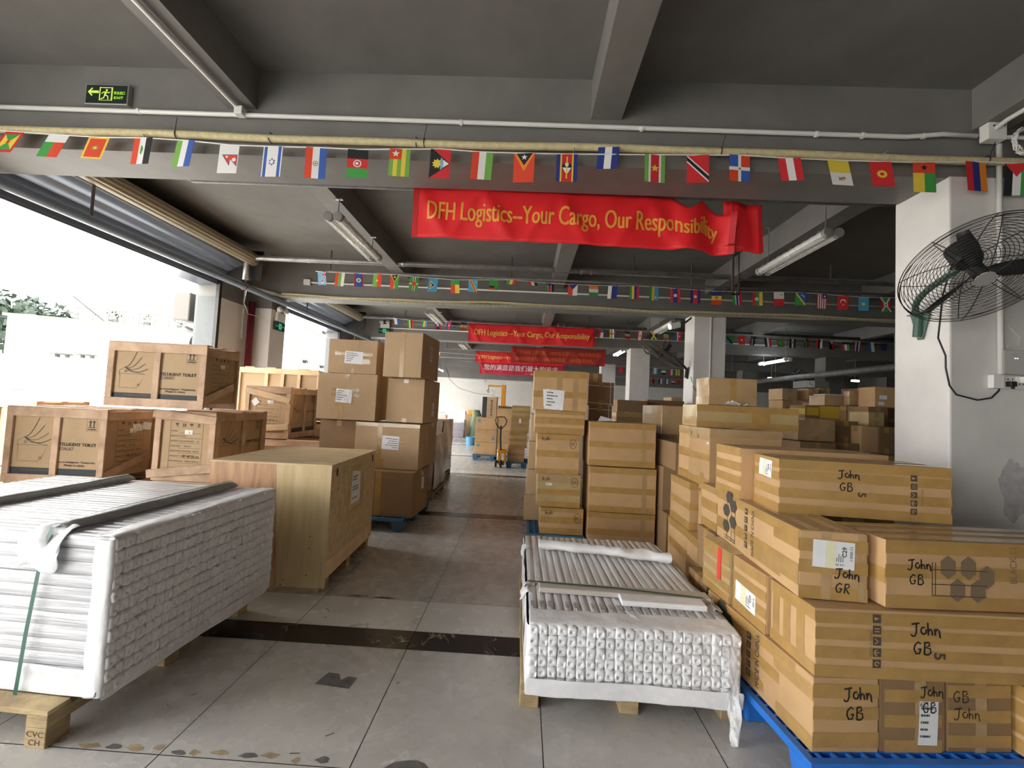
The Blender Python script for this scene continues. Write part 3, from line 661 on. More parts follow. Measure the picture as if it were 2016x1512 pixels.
c = Carton('tallest top tower carton with a dented tape strip down its middle', -1.687, 5.07, 1.768, .471, .66, .534, -.10, KPALE, 'none')
c.tape('F', .20, 0, .255, .534); c.tape('T', .2, 0, .26, .66); c.tape('F', .21, .44, .25, .534, TAPECL); c.tape('F', .21, .0, .25, .06, TAPECL); c.label('R', .27, .22, .10, .19, 'lines', paper=mat('pinkish_paper', (.62, .55, .53), .7))

# ------------------------------------------------------------------ wooden-framed crates
def plank(parent, x0, y0, z0, x1, y1, z1, m=WOODP, name='frame_slat', M=None, bevel=.003):
    b = MB(); b.box(x0, y0, z0, x1, y1, z1, 0, M); return b.build(name, m, parent, bevel=bevel)
def toilet_print(c, f, W, H):
    mb = MB(); fn = c.fn(f, .003)
    s = min(W*.42, H*.62); ox, oy = W*.09, H*.24
    def P(*pts): return [(ox+u*s, oy+v*s) for u, v in pts]
    ribbon(mb, fn, P((.16, .62), (.0, .52), (.0, .42), (.03, .38), (.03, .0), (.52, .0), (.62, .08), (.78, .42), (.0, .42)), .0025)
    ribbon(mb, fn, P((.16, .62), (.3, .50), (.78, .42)), .0025)
    for e in ((.50, 1.15), (.64, .94), (.76, .75), (.85, .60), (.83, .58)):
        pts = [(.16+(e[0]-.16)*t, .62+(e[1]-.62)*t-.13*sin(pi*t)) for t in [k/8 for k in range(9)]]
        ribbon(mb, fn, P(*pts), .004)
    ribbon(mb, fn, P(*arc(.6, .1, .025, 0, 360, 10)), .004, 0, True); ribbon(mb, fn, P(*arc(.2, .5, .03, 0, 360, 10)), .004, 0, True)
    mb.build('printed_picture', PRINT, c.o)
def crate(label, x, y, z, w, d, h, yaw, text_long='F', tilt_end=True, m=WOODP, group=None, mids=1, diag=(('R', .12, .0),)):
    """carton in an open slatted frame. text_long: the face that carries the large print"""
    t = empty('slatted_crate', label, 'crate', (x, y, z), yaw, group)
    k = .022
    c = Carton('x', k, k, .05, w-2*k, d-2*k, h-.09, 0, KPALE, 'none'); o = c.o
    for p in ('label', 'category'): del o[p]
    o.name = 'inner_carton'; o.parent = t
    A, B = c.size(text_long)
    toilet_print(c, text_long, A, B)
    c.text(text_long, 'INTELLIGENT TOILET', A*.485, B*.50, .026, width=A*.43, bold=.0015)
    c.text(text_long, 'SPECIALIST', A*.485, B*.43, .026, width=A*.2)
    c.text(text_long, 'Focus on intelligence - Trustworthy', A*.50, B*.235, .016, width=A*.42, bold=.001)
    c.text(text_long, 'Made in china', A*.60, B*.185, .017, width=A*.21, bold=.001)
    c.patch(text_long, .0, .0, A, B*.145, NAVY, 'printed_band', off=.0022)
    c.text(text_long, 'Executing standard GB6952-2015', A*.16, B*.095, .014, m=PRINTF, width=A*.3)
    mb = MB(); fn = c.fn(text_long, .003); q = .085
    ux, uy = A*.80, B*.74
    ribbon(mb, fn, [(ux, uy), (ux+q, uy), (ux+q, uy+q*1.25), (ux, uy+q*1.25)], .002, 0, True)
    for j in (.32, .68):
        ribbon(mb, fn, [(ux+q*j, uy+q*.45), (ux+q*j, uy+q*1.0)], .008); ribbon(mb, fn, [(ux+q*(j-.14), uy+q*.9), (ux+q*j, uy+q*1.1), (ux+q*(j+.14), uy+q*.9)], .006)
    ribbon(mb, fn, [(ux+q*.15, uy+q*.40), (ux+q*.85, uy+q*.40)], .006); put_text(mb, fn, 'THIS SIDE UP', ux+q*.1, uy+q*.12, .012, q*.8, bold=.001)
    mb.build('printed_symbol', PRINT, c.o)
    end = {'F': 'R', 'R': 'F'}[text_long]
    A2, B2 = c.size(end)
    mb = MB(); fn = c.fn(end, .003)
    ribbon(mb, fn, [(A2*.22, B2*.10), (A2*.80, B2*.10), (A2*.80, B2*.93), (A2*.22, B2*.93)], .0025, 0, True)
    for i, s in enumerate(('MODEL', 'PRODUCT NAME', 'WATER CONSUMPTION   4.5L', 'COLOUR      WHITE', 'EXECUTIVE STANDARD  GB6952', 'PRODUCT SIZE', 'PIT DISTANCE  300mm 400mm')):
        v = B2*(.74-.085*i); put_text(mb, fn, s, A2*.24, v, .013, min(A2*.52, A2*.022*len(s)))
        ribbon(mb, fn, [(A2*.38, v-.012), (A2*.78, v-.012)], .002)
    put_text(mb, fn, '78*48*58 cm', A2*.46, B2*.30, .026, A2*.3)
    for i in range(4):
        cx, cy, q = A2*(.33+.13*i), B2*.855, .017
        if i == 0: mb.poly([fn(cx-q, cy+q), fn(cx-q*.2, cy-q*.1), fn(cx+q*.2, cy-q*.1), fn(cx+q, cy+q)]); ribbon(mb, fn, [(cx, cy), (cx, cy-q)], .004)
        elif i == 1:
            for e in (-.5, .5): ribbon(mb, fn, [(cx+e*q, cy-q), (cx+e*q, cy+q*.5)], .005); mb.poly([fn(cx+e*q-.006, cy+q*.3), fn(cx+e*q+.006, cy+q*.3), fn(cx+e*q, cy+q)])
        elif i == 2: mb.poly([fn(cx+a_, cy+b_) for a_, b_ in arc(0, 0, q, 0, 180, 8)]); ribbon(mb, fn, [(cx, cy), (cx, cy-q)], .004)
        else: ribbon(mb, fn, arc(cx, cy, q*.8, 200, 340, 6), .006); mb.poly([fn(cx+a_*q*.5, cy+q*.4+b_*q*.5) for a_, b_ in arc(0, 0, 1, 0, 360, 8)])
    mb.build('printed_lettering', PRINT, c.o)
    c.label(end, A2*.48, B2*.70, A2*.14, B2*.075, 'barcode')
    s = .020
    for yf in (0, d-s):
        plank(t, 0, yf, h-.075, w, yf+s, h, m); plank(t, 0, yf, 0, w, yf+s, .075, m)
        px = [0, w-.055]+[w*(i+1)/(mids+1)-.0275 for i in range(mids)] if text_long == 'F' else [0, w-.055]
        for X in px: plank(t, X, yf+.001, .074, X+.055, yf+s-.001, h-.074, m)
    for xf in (0, w-s):
        if text_long == 'R':
            plank(t, xf, s, h-.075, xf+s, d-s, h, m); plank(t, xf, s, 0, xf+s, d-s, .075, m)
            for Y in (s, d/2, d-.075): plank(t, xf+.001, Y, .074, xf+s-.001, Y+.055, h-.074, m)
        else:
            plank(t, xf, s, h-.085, xf+s, d-s, h-.01, m)
            a = atan2(.16, d); M = Matrix.Translation((xf, s, .04)) @ Matrix.Rotation(a, 4, 'X')
            plank(t, .0, .0, .0, s, d-2*s, .07, m, M=M)
    for i in range(3):
        Y = (d-.07)*i/2; plank(t, 0, Y, h, w, Y+.07, h+.012, m)
    return t, c
t1, c1 = crate('lower slatted crate printed INTELLIGENT TOILET with two white stickers on its shaded end', -4.46, 3.625, .63, .84, .56, .648, .07)
c1.label('R', .28, .40, .11, .07, 'barcode'); c1.patch('R', .395, .41, .50, .48, PAPER, 'sticker', off=.003, rot=-8)
t2, c2 = crate('topmost slatted crate printed INTELLIGENT TOILET against the bright opening', -3.62, 3.63, 1.330, .84, .48, .553, .06)
t3, c3 = crate('slatted crate with its narrow printed end 78*48*58 facing out, beside the plywood case', -3.372, 3.89, .66, .555, .84, .628, .036, 'R')
M = Matrix.Translation((-.02, -.024, .02)) @ Matrix.Rotation(radians(-7), 4, 'Y'); plank(t3, 0, 0, 0, .6, .02, .075, WOODP, M=M)
M = Matrix.Translation((-.01, -.022, .575)) @ Matrix.Rotation(radians(5), 4, 'Y'); plank(t3, 0, 0, 0, .58, .02, .075, WOODP, M=M)
t4, c4 = crate('dented slatted crate with a slipped diagonal slat and a tilted white sticker', -3.496, 5.33, .939, .565, .84, .640, .068, 'R')
M = Matrix.Translation((.0, -.024, .56)) @ Matrix.Rotation(radians(12), 4, 'Y'); plank(t4, 0, 0, 0, .57, .02, .075, WOODY, M=M)
M = Matrix.Translation((.15, -.024, .08)) @ Matrix.Rotation(radians(-5), 4, 'Y'); plank(t4, 0, 0, 0, .42, .02, .075, WOODY, M=M)
c4.patch('F', .06, .36, .14, .44, PAPER, 'sticker', off=.004, rot=40)
# long pale crate
t = empty('slatted_crate', 'long pale-wood slatted crate behind the dented one, before the wall pillar', 'crate', (-4.18, 6.2, 1.1), .006)
c = Carton('x', .025, .025, .03, 1.13, .5, .69, 0, KPALE, 'none'); del c.o['label']; del c.o['category']; c.o.name = 'inner_carton'; c.o.parent = t
for yf in (0, .53):
    plank(t, 0, yf, .69, 1.18, yf+.022, .77, WOODY); plank(t, 0, yf, 0, 1.18, yf+.022, .08, WOODY)
    for X in (0, .38, .62, .86, 1.155): plank(t, X, yf+.001, .079, X+(.05 if 0 < X < 1.1 else .022), yf+.021, .691, WOODY)
for X in (.08, .4, .85): plank(t, X, 0, .77, X+.14, .55, .783, WOODY)
# crates and stock below the visible ones
def plain_crate(label, x, y, z, w, d, h, yaw=0, m=WOODP, grp=None):
    t = empty('slatted_crate', label, 'crate', (x, y, z), yaw, grp)
    c = Carton('x', .022, .022, .03, w-.044, d-.044, h-.06, 0, KPALE, 'none'); del c.o['label']; del c.o['category']; c.o.name = 'inner_carton'; c.o.parent = t
    for yf in (0, d-.02):
        plank(t, 0, yf, h-.075, w, yf+.02, h-.012, m); plank(t, 0, yf, 0, w, yf+.02, .075, m)
        for X in (0, w/2-.03, w-.055): plank(t, X, yf+.001, .074, X+.055, yf+.019, h-.074, m)
    for xf in (0, w-.02): plank(t, xf, .02, h-.075, xf+.02, d-.02, h-.012, m)
    for i in range(3): plank(t, 0, (d-.07)*i/2, h-.012, w, (d-.07)*i/2+.07, h, m)
    return t
plain_crate('bottom slatted crate under the one with two white stickers', -4.44, 3.63, 0, .84, .56, .628, .05)
plain_crate('bottom slatted crate under the one showing 78*48*58, its top slats peeking out', -3.36, 3.90, 0, .60, .86, .655, .036)
plain_crate('bottom slatted crate under the dented one, loose boards on top', -3.50, 5.30, 0, 1.0, .84, .925, .03)
plain_crate('bottom crate under the long pale-wood crate', -4.18, 6.2, 0, 1.18, .6, 1.095, 0, WOODY)
plain_crate('orange-toned crate standing in the bright opening behind the stickered crate', -5.90, 4.35, .62, .84, .56, .68, .02)
plain_crate('crate under the orange-toned one in the bright opening', -5.90, 4.35, -.18, .84, .56, .79, .02)
plain_crate('upper crate hidden behind the crate with two white stickers', -4.42, 4.27, .62, .86, .56, .60, .05)  # unseen crate pair added to block light from the opening behind
plain_crate('lower crate hidden behind the crate with two white stickers', -4.42, 4.27, 0, .86, .56, .61, .05)
b = MB(); b.box(0, 0, 0, .5, .03, .015, 0, Matrix.Rotation(.1, 4, 'Z')); o = b.build('loose_board', WOODY, loc=(-2.92, 5.32, .925)); tag(o, 'loose board lying beside the dented crate', 'board')

# ------------------------------------------------------------------ plywood case
t = empty('plywood_case', 'large unpainted plywood shipping case standing on skids by the aisle', 'case', (-2.386, 3.292, 0), .042)
W_, D_, H_ = .931, 1.131, .97
k = .012
b = MB(); b.poly([(0, 0, .035), (.56, 0, .035), (.50, 0, H_-k), (0, 0, H_-k)]); b.poly([(0, k, H_-k), (.50, k, H_-k), (.56, k, .035), (0, k, .035)]); b.add([(.56, 0, .035), (.56, k, .035), (.50, k, H_-k), (.50, 0, H_-k)], [(0, 1, 2, 3)])
b.build('front_panel', PLYR, t)
b = MB(); b.poly([(.563, -.001, .035), (W_, -.001, .035), (W_, -.001, H_-k), (.503, -.001, H_-k)]); b.poly([(.503, k, H_-k), (W_, k, H_-k), (W_, k, .035), (.563, k, .035)]); b.add([(W_, -.001, .035), (W_, k, .035), (W_, k, H_-k), (W_, -.001, H_-k)], [(0, 1, 2, 3)])
b.build('front_panel', PLYY, t)
b = MB(); b.box(W_-k, k, .235, W_, D_, H_-k); b.build('side_panel', PLYT, t)
b = MB(); b.box(W_-k, k, .10, W_+.001, D_, .233); b.build('side_panel', WOODY, t)
b = MB(); b.box(0, k, .10, k, D_, H_-k); b.build('side_panel', PLYT, t)
b = MB(); b.box(k, D_-k, .10, W_-k, D_, H_-k); b.build('back_panel', PLYT, t)
b = MB(); b.box(-.003, -.004, H_-k, .685, D_+.003, H_); b.build('top_panel', PLYT, t)
b = MB(); b.box(.687, -.004, H_-k, W_+.004, D_+.003, H_); b.build('top_panel', PLYT, t)
for Y in (.03, .50, D_-.12):
    b = MB(); b.box(.02, Y, .035, W_-.012, Y+.09, .10); b.build('skid', PALW, t, bevel=.004)
    for X in (.02, .40, W_-.11):
        b = MB(); b.box(X, Y, .0, X+.095, Y+.09, .036); b.build('skid_block', PALW, t, bevel=.003)
b = MB(); b.box(.0, -.002, .0, W_-.04, .05, .034); b.build('bottom_batten', PALW, t)
r = random.Random(5)
b = MB()
for _ in range(34):
    Y = r.uniform(.05, 1.08); Z = r.uniform(.27, .92)
    P_ = [(W_+.0012, Y+q[0], Z+q[1]) for q in arc(0, 0, r.uniform(.0035, .006), 0, 360, 8)]; b.poly(P_)
for X, Z in ((.80, .33), (.79, .13), (.60, .05), (.62, .09), (.80, .42)): b.poly([(X+q[0], -.002, Z+q[1]) for q in arc(0, 0, .0055, 0, 360, 8)])
b.build('knot_and_nail_print', KNOT, t)
b = MB()
for v in range(4):
    yy = .46+.055*v
    b.poly([(W_+.002, .40, .40+.0*v), (W_+.002, .40, .40), (W_+.002, .40, .40)]) if False else None
b.poly([(W_+.0018, .46, .56), (W_+.0018, .70, .56), (W_+.0018, .68, .82), (W_+.0018, .47, .86)])
o = b.build('shipping_label', PAPER, t)
b = MB()
for Z, L_ in ((.79, .13), (.765, .09), (.70, .14), (.675, .15), (.60, .12)):
    y = .49
    while y < .49+L_: b.poly([(W_+.0024, y, Z), (W_+.0024, y+.016, Z), (W_+.0024, y+.016, Z+.012), (W_+.0024, y, Z+.012)]); y += .022
b.build('printed_lettering', PRINT, o)
for y0, z0, y1, z1 in ((.40, .50, .43, .80), (.40, .49, .76, .52), (.72, .48, .75, .84), (.44, .84, .72, .90), (.78, .50, .80, .80)):
    b = MB(); b.poly([(W_+.0014, y0, z0), (W_+.0014, y1, z0), (W_+.0014, y1, z1), (W_+.0014, y0, z1)]); b.build('yellow_tape', mat('aged_yellow_tape', (.50, .36, .10), .35), t)
for Y in (.10, 1.02):
    b = MB(); b.box(W_+.001, Y, .87, W_+.004, Y+.025, .93); b.build('corner_bracket', DARKM, t)
b = MB(); ribbon(b, lambda a, c_: (W_+.002, a, c_), arc(.63, .90, .035, 0, 340, 14), .003); b.build('pencil_mark', PRINTF, t)

# ------------------------------------------------------------------ wrapped bundles of bars on timber pallets
def bar_mesh(name, L, cw, ch, axis, m, seed, end_mi=1):
    """one foam-sleeved bar: rounded section, puckered end. axis 'x' (end at +x) or 'y' (end at -y)"""
    r = random.Random(seed); mb = MB(); n = 12
    def sect(s, t, px=0, pz=0):
        out = []
        for k in range(n):
            a = 2*pi*k/n; e = .36
            u = (abs(cos(a))**e)*(1 if cos(a) > 0 else -1)*cw/2*s; v = (abs(sin(a))**e)*(1 if sin(a) > 0 else -1)*ch/2*s
            u *= fac[k] if s < .95 else 1; v *= fac[k] if s < .95 else 1
            u += r.uniform(-1, 1)*.0014; v += r.uniform(-1, 1)*.0014
            out.append((t, u+cw/2+px, v+ch/2+pz))
        return out
    jx, jz = r.uniform(-.010, .010), r.uniform(-.016, .006); fac = [1+r.uniform(-.22, .16) for _ in range(n)]
    st = [(0, 0, .97), (0, .002, 1.0)] + [(0, L*q, 1.0) for q in (.25, .5, .75)] + [(0, L-.03, 1.0), (1, L-.010, .99), (1, L+.008, .90), (1, L+.013, .66), (1, L+.009, .32), (1, L+.004, .05)]
    rings = []
    for mi, t, s in st:
        kx = jx*(1-s) if mi else 0; kz = jz*(1-s) if mi else 0
        rings.append(sect(s, t, kx, kz))
    vs = [p for rg in rings for p in rg]; fs = []; mis = []
    for i in range(len(rings)-1):
        for k in range(n): fs.append((i*n+k, i*n+(k+1) % n, (i+1)*n+(k+1) % n, (i+1)*n+k)); mis.append(end_mi if i >= 5 else 0)
    if axis == 'y': vs = [(u, L-t, v) for t, u, v in vs]
    mb.v, mb.f, mb.mi = vs, fs, mis
    me = mb.mesh(name, m, True)
    bm = bmesh.new(); bm.from_mesh(me); bmesh.ops.recalc_face_normals(bm, faces=bm.faces); bm.to_mesh(me); bm.free()
    return me
def bundle(t, L, cols, rows, cw, ch, axis, m, maxn=100, gapcol=None):
    meshes = [bar_mesh('wrapped_bar', L, cw*1.05, ch*1.05, axis, m, 11+i) for i in range(6)]
    r = random.Random(4)
    spots = [(i, j) for j in range(rows) for i in range(cols)]
    if axis == 'x': spots.sort(key=lambda s: (0 if s[1] == rows-1 else (0 if s[0] == 0 else 1), s[0], -s[1]))
    else: spots.sort(key=lambda s: -s[1])
    bulk = MB()
    for q, (i, j) in enumerate(spots):
        me = meshes[r.randrange(6)]
        off = r.uniform(-.006, .006)
        p = (off, i*cw+(.5*cw if j % 2 and 0 else 0), j*ch) if axis == 'x' else (i*cw, -.012-off, j*ch)
        if q < maxn:
            o = D.objects.new('wrapped_bar', me); COL.objects.link(o); o.parent = t; o.location = p
        else:
            o0 = len(bulk.v); bulk.v += [(v.co.x+p[0], v.co.y+p[1], v.co.z+p[2]) for v in me.vertices]
            for pl in me.polygons: bulk.f.append(tuple(k+o0 for k in pl.vertices)); bulk.mi.append(pl.material_index)
    if bulk.v:
        o = bulk.build('wrapped_bar', m, t, smooth=True); o['kind'] = 'stuff'
def sheet(t, name, fn, nu, nv, m, thick=.003, noise=.004, seed=1):
    r = random.Random(seed); mb = MB(); vs = []
    for j in range(nv+1):
        for i in range(nu+1):
            p = Vector(fn(i/nu, j/nv)); p += Vector((r.uniform(-1, 1), r.uniform(-1, 1), r.uniform(-1, 1)))*noise; vs.append(p)
    mb.add(vs, [(j*(nu+1)+i, j*(nu+1)+i+1, (j+1)*(nu+1)+i+1, (j+1)*(nu+1)+i) for j in range(nv) for i in range(nu)])
    o = mb.build(name, m, t, smooth=True)
    s = o.modifiers.new('solid', 'SOLIDIFY'); s.thickness = thick; s.offset = 0
    s = o.modifiers.new('sub', 'SUBSURF'); s.levels = s.render_levels = 1
    return o
def timber_pallet(label, x, y, w, d, h, yaw, along='x', blocks=(3, 3), stamp=False):
    t = empty('timber_pallet', label, 'pallet', (x, y, 0), yaw)
    nb = 6
    for i in range(nb):
        q = MB()
        if along == 'x': a = (d-.09)*i/(nb-1); q.box(0, a, h-.022, w, a+.09, h)
        else: a = (w-.09)*i/(nb-1); q.box(a, 0, h-.022, a+.09, d, h)
        q.build('deck_board', PALW, t, bevel=.003)
    for i in range(blocks[0]):
        q = MB(); X = (w-.095)*i/(blocks[0]-1)
        q.box(X, 0, h-.045 if along == 'y' else h-.07, X+.095, d, h-.0225); q.build('stringer', PALW, t, bevel=.003)
        for j in range(blocks[1]):
            Y = (d-.095)*j/(blocks[1]-1); q = MB(); q.box(X, Y, 0, X+.094, Y+.095, h-.0455 if along == 'y' else h-.0705); bo = q.build('block', PALW, t, bevel=.004)
            if stamp and i == blocks[0]-1 and j == 0:
                s_ = MB(); f = lambda a, b_: (X+a, -.0012, b_); put_text(s_, f, 'CVC', .008, .045, .022, .075); put_text(s_, f, 'CH', .02, .012, .022, .05); s_.build('stamp_print', KNOT, bo)
    return t
# big bundle A
timber_pallet('timber pallet under the big white-wrapped bundle, stamped block at its corner', -3.46, 1.86, 1.57, 1.22, .15, -.045, 'x', stamp=True)
tA = empty('wrapped_bundle', 'big white bundle of foam-wrapped bars, bar ends facing the aisle, strapped on a timber pallet', 'bundle', (-3.393, 1.955, .152), -.045)
bundle(tA, 1.632, 25, 12, .0456, .0565, 'x', [FILMX, FOAM])
wA, dA, hA = 1.622, 1.14, .678
def lip(u, v, k=.055, r=.02):        # sheet bending over the top edge of the end face
    s = u
    if s < .6: return (wA-.10+.10*s/.6+.006, v*dA, hA+.008)
    return (wA+.012+.004*sin(9*v), v*dA, hA+.004-(s-.6)/.4*k)
sheet(tA, 'foam_sheet', lip, 8, 26, FOAM, seed=1)
sheet(tA, 'foam_sheet', lambda u, v: (wA+.012+.006*sin(11*v), v*dA-.005, .055-u*.07), 4, 26, FOAM, seed=2, noise=.003)
sheet(tA, 'foam_sheet', lambda u, v: ((wA-.07+.08*u/.5, -.012, v*hA*1.0) if u < .5 else (wA+.013, -.010+(u-.5)*.09, v*hA)), 8, 18, FOAM, seed=3, noise=.004)
sheet(tA, 'foam_sheet', lambda u, v: (wA+.012-.0*u, dA-.02+.025*u, v*hA), 3, 14, FOAM, seed=4)
sheet(tA, 'stretch_film', lambda u, v: (u*wA*1.0, -.008-.004*sin(40*v), v*.12), 20, 5, FOAM, seed=6, noise=.004)
for bx, y1 in ((1.33, 1.12), (.56, 1.12)):
    o = sheet(tA, 'batten', lambda u, v: (bx-.055+.11*u, .02+v*(y1-.02), hA+.012+.022*sin(pi*u)), 4, 16, BATT, thick=.02, seed=8, noise=.003)
    q = MB(); pts = [(bx, 1.10, hA+.048), (bx, .55, hA+.052), (bx, .10, hA+.050), (bx, .0, hA+.030), (bx-.01, -.022, hA-.05), (bx-.05, -.024, .25), (bx-.065, -.03, -.02), (bx-.07, -.085, -.045)]
    vs = []
    for p in pts: vs += [(p[0]-.010, p[1], p[2]), (p[0]+.010, p[1], p[2])]
    q.add(vs, [(2*i, 2*i+1, 2*i+3, 2*i+2) for i in range(len(pts)-1)]); q.build('green_strap', STRAP, tA)
    sheet(tA, 'foam_pad', lambda u, v: (bx-.12+.2*u, -.018-.010*sin(pi*v), hA+.015-.16*v+.02*sin(7*u)) if v > .25 else (bx-.10+.18*u, .06-.3*v, hA+.026), 8, 7, FOAM, seed=int(bx*100), noise=.011)
# bundle B
timber_pallet('timber pallet under the low white-wrapped bundle', .05, 2.23, 1.09, 1.40, .13, .01, 'y', blocks=(3, 3))
tB = empty('wrapped_bundle', 'low white bundle of foam-wrapped bars with puckered ends towards the camera, on a timber pallet', 'bundle', (.080, 2.195, .132), .01)
wB, dB, hB = 1.03, 1.44, .30
bundle(tB, 1.445, 22, 6, .0468, .050, 'y', [FILMY, FOAM])
sheet(tB, 'foam_sheet', lambda u, v: (v*wB, .14-.145*u/.6, hB+.006) if u < .6 else (v*wB, -.012, hB+.004-(u-.6)/.4*.05), 8, 26, FOAM, seed=11)
sheet(tB, 'foam_sheet', lambda u, v: (-.012+v*(wB+.024), -.036-.006*sin(9*v), .060-.085*u-.012*v), 4, 26, FOAM, seed=12, noise=.003)
for sx in (0, 1):
    X = -.012 if sx == 0 else wB+.012
    sheet(tB, 'foam_sheet', lambda u, v: (X+(.055*(1-2*sx)*(.5-u)*2 if u < .5 else 0), -.012 if u < .5 else -.012+(u-.5)*1.2, v*hB), 8, 12, FOAM, seed=13+sx, noise=.004)
    sheet(tB, 'stretch_film', lambda u, v: (X-.004*(1-2*sx), .3+u*(dB-.3), v*hB), 14, 4, FOAM, seed=15+sx, noise=.006)
sheet(tB, 'foam_roll', lambda u, v: (.09+.93*u, 1.10-.16*u+.055*cos(2*pi*v)+.01*sin(17*u), hB+.045+.035*sin(2*pi*v)), 22, 8, FOAM, seed=21, noise=.012)
for j, (y0, x0, x1, m_) in enumerate(((.34, .05, 1.02, BATT), (.245, .50, .96, FOAM))):
    q = MB(); q.box(x0, y0, hB+.005, x1, y0+.10, hB+.035, 0, Matrix.Rotation(-.035, 4, 'Z')); q.build('batten', mat('wrapped_batten', (.50, .46, .42), .45, bump=.3, bs=25) if j == 0 else FOAM, tB, bevel=.006)
q = MB(); pts = [(-.02, .42, .0), (-.02, .42, hB), (.0, .42, hB+.036), (.5, .375, hB+.042), (.98, .31, hB+.040), (1.045, .30, hB), (1.045, .30, .0)]
vs = []
for p in pts: vs += [(p[0], p[1]-.009, p[2]), (p[0], p[1]+.009, p[2])]
q.add(vs, [(2*i, 2*i+1, 2*i+3, 2*i+2) for i in range(len(pts)-1)]); q.build('green_strap', STRAP, tB)
for X, Y, s_ in ((-.015, .42, 3), (1.0, .30, 4), (-.01, 1.15, 5)):
    sheet(tB, 'foam_pad', lambda u, v: (X-.03+.09*v, Y-.08+.16*u, hB+.04*sin(pi*min(v*1.2, 1))-.06*(1-v)), 6, 6, FOAM, seed=30+s_, noise=.014)
b = MB(); r = random.Random(9)
for i in range(10): b.poly([(.05+.042*i, .085, hB+.0525), (.075+.042*i, .085, hB+.0525), (.075+.042*i, .125, hB+.0525), (.05+.042*i, .125, hB+.0525)]) if 0 else None
for i in range(22):
    if r.random() < .8:
        X = .012+.0468*i
        b = MB(); b.poly([(X, .17, hB+.0065), (X+.026, .17, hB+.0065), (X+.026, .235, hB+.0065), (X, .235, hB+.0065)]); b.build('sticker', mat('pale_sticker', (.40, .39, .38), .6, var=.4, vs=60), tB)
sheet(tB, 'film_tail', lambda u, v: (.93+.065*u+.030*sin(3*v)+.0*v-.03*u*v, -.050-.02*sin(6*v+3*u)*v-.17*max(0, v-.55), .26-.385*min(1, v*1.05)), 6, 22, CLEARF, thick=.001, seed=41, noise=.009)
sheet(tB, 'film_tail', lambda u, v: (.50+.05*u+.10*v, .16-.20*v, hB+.012-.012*v*v*4), 4, 10, CLEARF, thick=.001, seed=42, noise=.008)

# ------------------------------------------------------------------ overhead: pipes, conduits, shutters
def run(name, label, cat, pts, r, m, n=10, group=None, extra=None):
    b = MB(); b.path(pts, r, n); o = b.build(name, m, smooth=True); tag(o, label, cat, group)
    return o
def clips(o, pts, r, m, name='pipe_clip', w=.02):
    for p in pts:
        b = MB(); b.path([(p[0]-w/2, p[1], p[2]), (p[0]+w/2, p[1], p[2])], r, 10); b.build(name, m, o, smooth=False)
def vclip(o, pts, h, m, name='pipe_hanger', r=.014):
    for p in pts:
        b = MB(); b.tube(p, (p[0], p[1], p[2]+h), r, 8); b.build(name, m, o)
Y1 = 3.05
o = run('conduit', 'white conduit running along the face of the first cross beam', 'conduit', [(-4.9, 3.02, 3.545), (-2.2, 3.02, 3.535), (2.6, 3.02, 3.52), (2.85, 3.015, 3.545), (3.08, 3.02, 3.54)], .016, WHITEPVC)
clips(o, [(-2.95, 3.02, 3.54), (-.55, 3.02, 3.527), (.75, 3.02, 3.522), (1.98, 3.02, 3.52), (2.72, 3.02, 3.53), (2.3, 3.02, 3.52)], .021, WHITEPVC)
run('conduit', 'white conduit under the long ceiling beam, joining the first cross beam', 'conduit', [(-2.19, -2, 3.575), (-2.19, 2.97, 3.575), (-2.19, 3.0, 3.55)], .016, WHITEPVC)
run('conduit', 'white conduit under the ceiling beam above the column box, going towards the camera', 'conduit', [(3.16, -1.5, 3.58), (3.16, 2.9, 3.58), (3.15, 2.96, 3.56)], .016, WHITEPVC)
run('conduit', 'white conduit coming down the first column to the sockets', 'conduit', [(3.225, 3.012, 3.48), (3.225, 3.012, 1.87)], .016, WHITEPVC)
run('conduit', 'white conduit running on beyond the junction box over the first column', 'conduit', [(3.22, 3.02, 3.54), (5.5, 3.02, 3.54)], .014, WHITEPVC)
b = MB(); b.box(-.03, -.03, -.03, .03, .03, .03); o = b.build('junction_box', WHITEPVC, loc=(-2.17, 3.0, 3.545), bevel=.004); tag(o, 'small white conduit elbow box on the first cross beam', 'junction box')
t = empty('junction_box', 'white cube junction box at the head of the first column', 'junction box', (3.15, 2.985, 3.545))
b = MB(); b.box(-.055, -.03, -.06, .07, .033, .06); b.build('body', WHITEP, t, bevel=.004)
for X, Z in ((-.02, .03), (.05, .035)):
    b = MB(); b.path([(X, -.031, Z), (X, -.034, Z)], .006, 8); b.build('screw', DARKM, t)
t = empty('cable_coil', 'coil of white cable hung beside the junction box', 'cable', (3.33, 2.95, 3.47))
for k in range(7):
    b = MB(); q = random.Random(k); R = .07+.012*q.random(); b.path([(R*cos(a)*.9+.01*q.uniform(-1, 1), .02*q.uniform(-1, 1), R*1.1*sin(a)+.008*q.uniform(-1, 1)) for a in [2*pi*i/24 for i in range(24)]], .004, 6, closed=True); b.build('cable_loop', WHITEP, t, smooth=True)
def wavy(x0, x1, y, z, amp, n=60, ph=0.0, f=1.5):
    return [(x0+(x1-x0)*i/n, y, z+amp*(sin(f*(x0+(x1-x0)*i/n)+ph)+.5*sin(2.7*f*(x0+(x1-x0)*i/n)+ph*2))) for i in range(n+1)]
o = run('insulated_pipe', 'yellow foam-wrapped pipe hooked along the first cross beam', 'pipe', wavy(-4.3, 4.2, 2.995, 3.352, .006), .026, HOSE, 12)
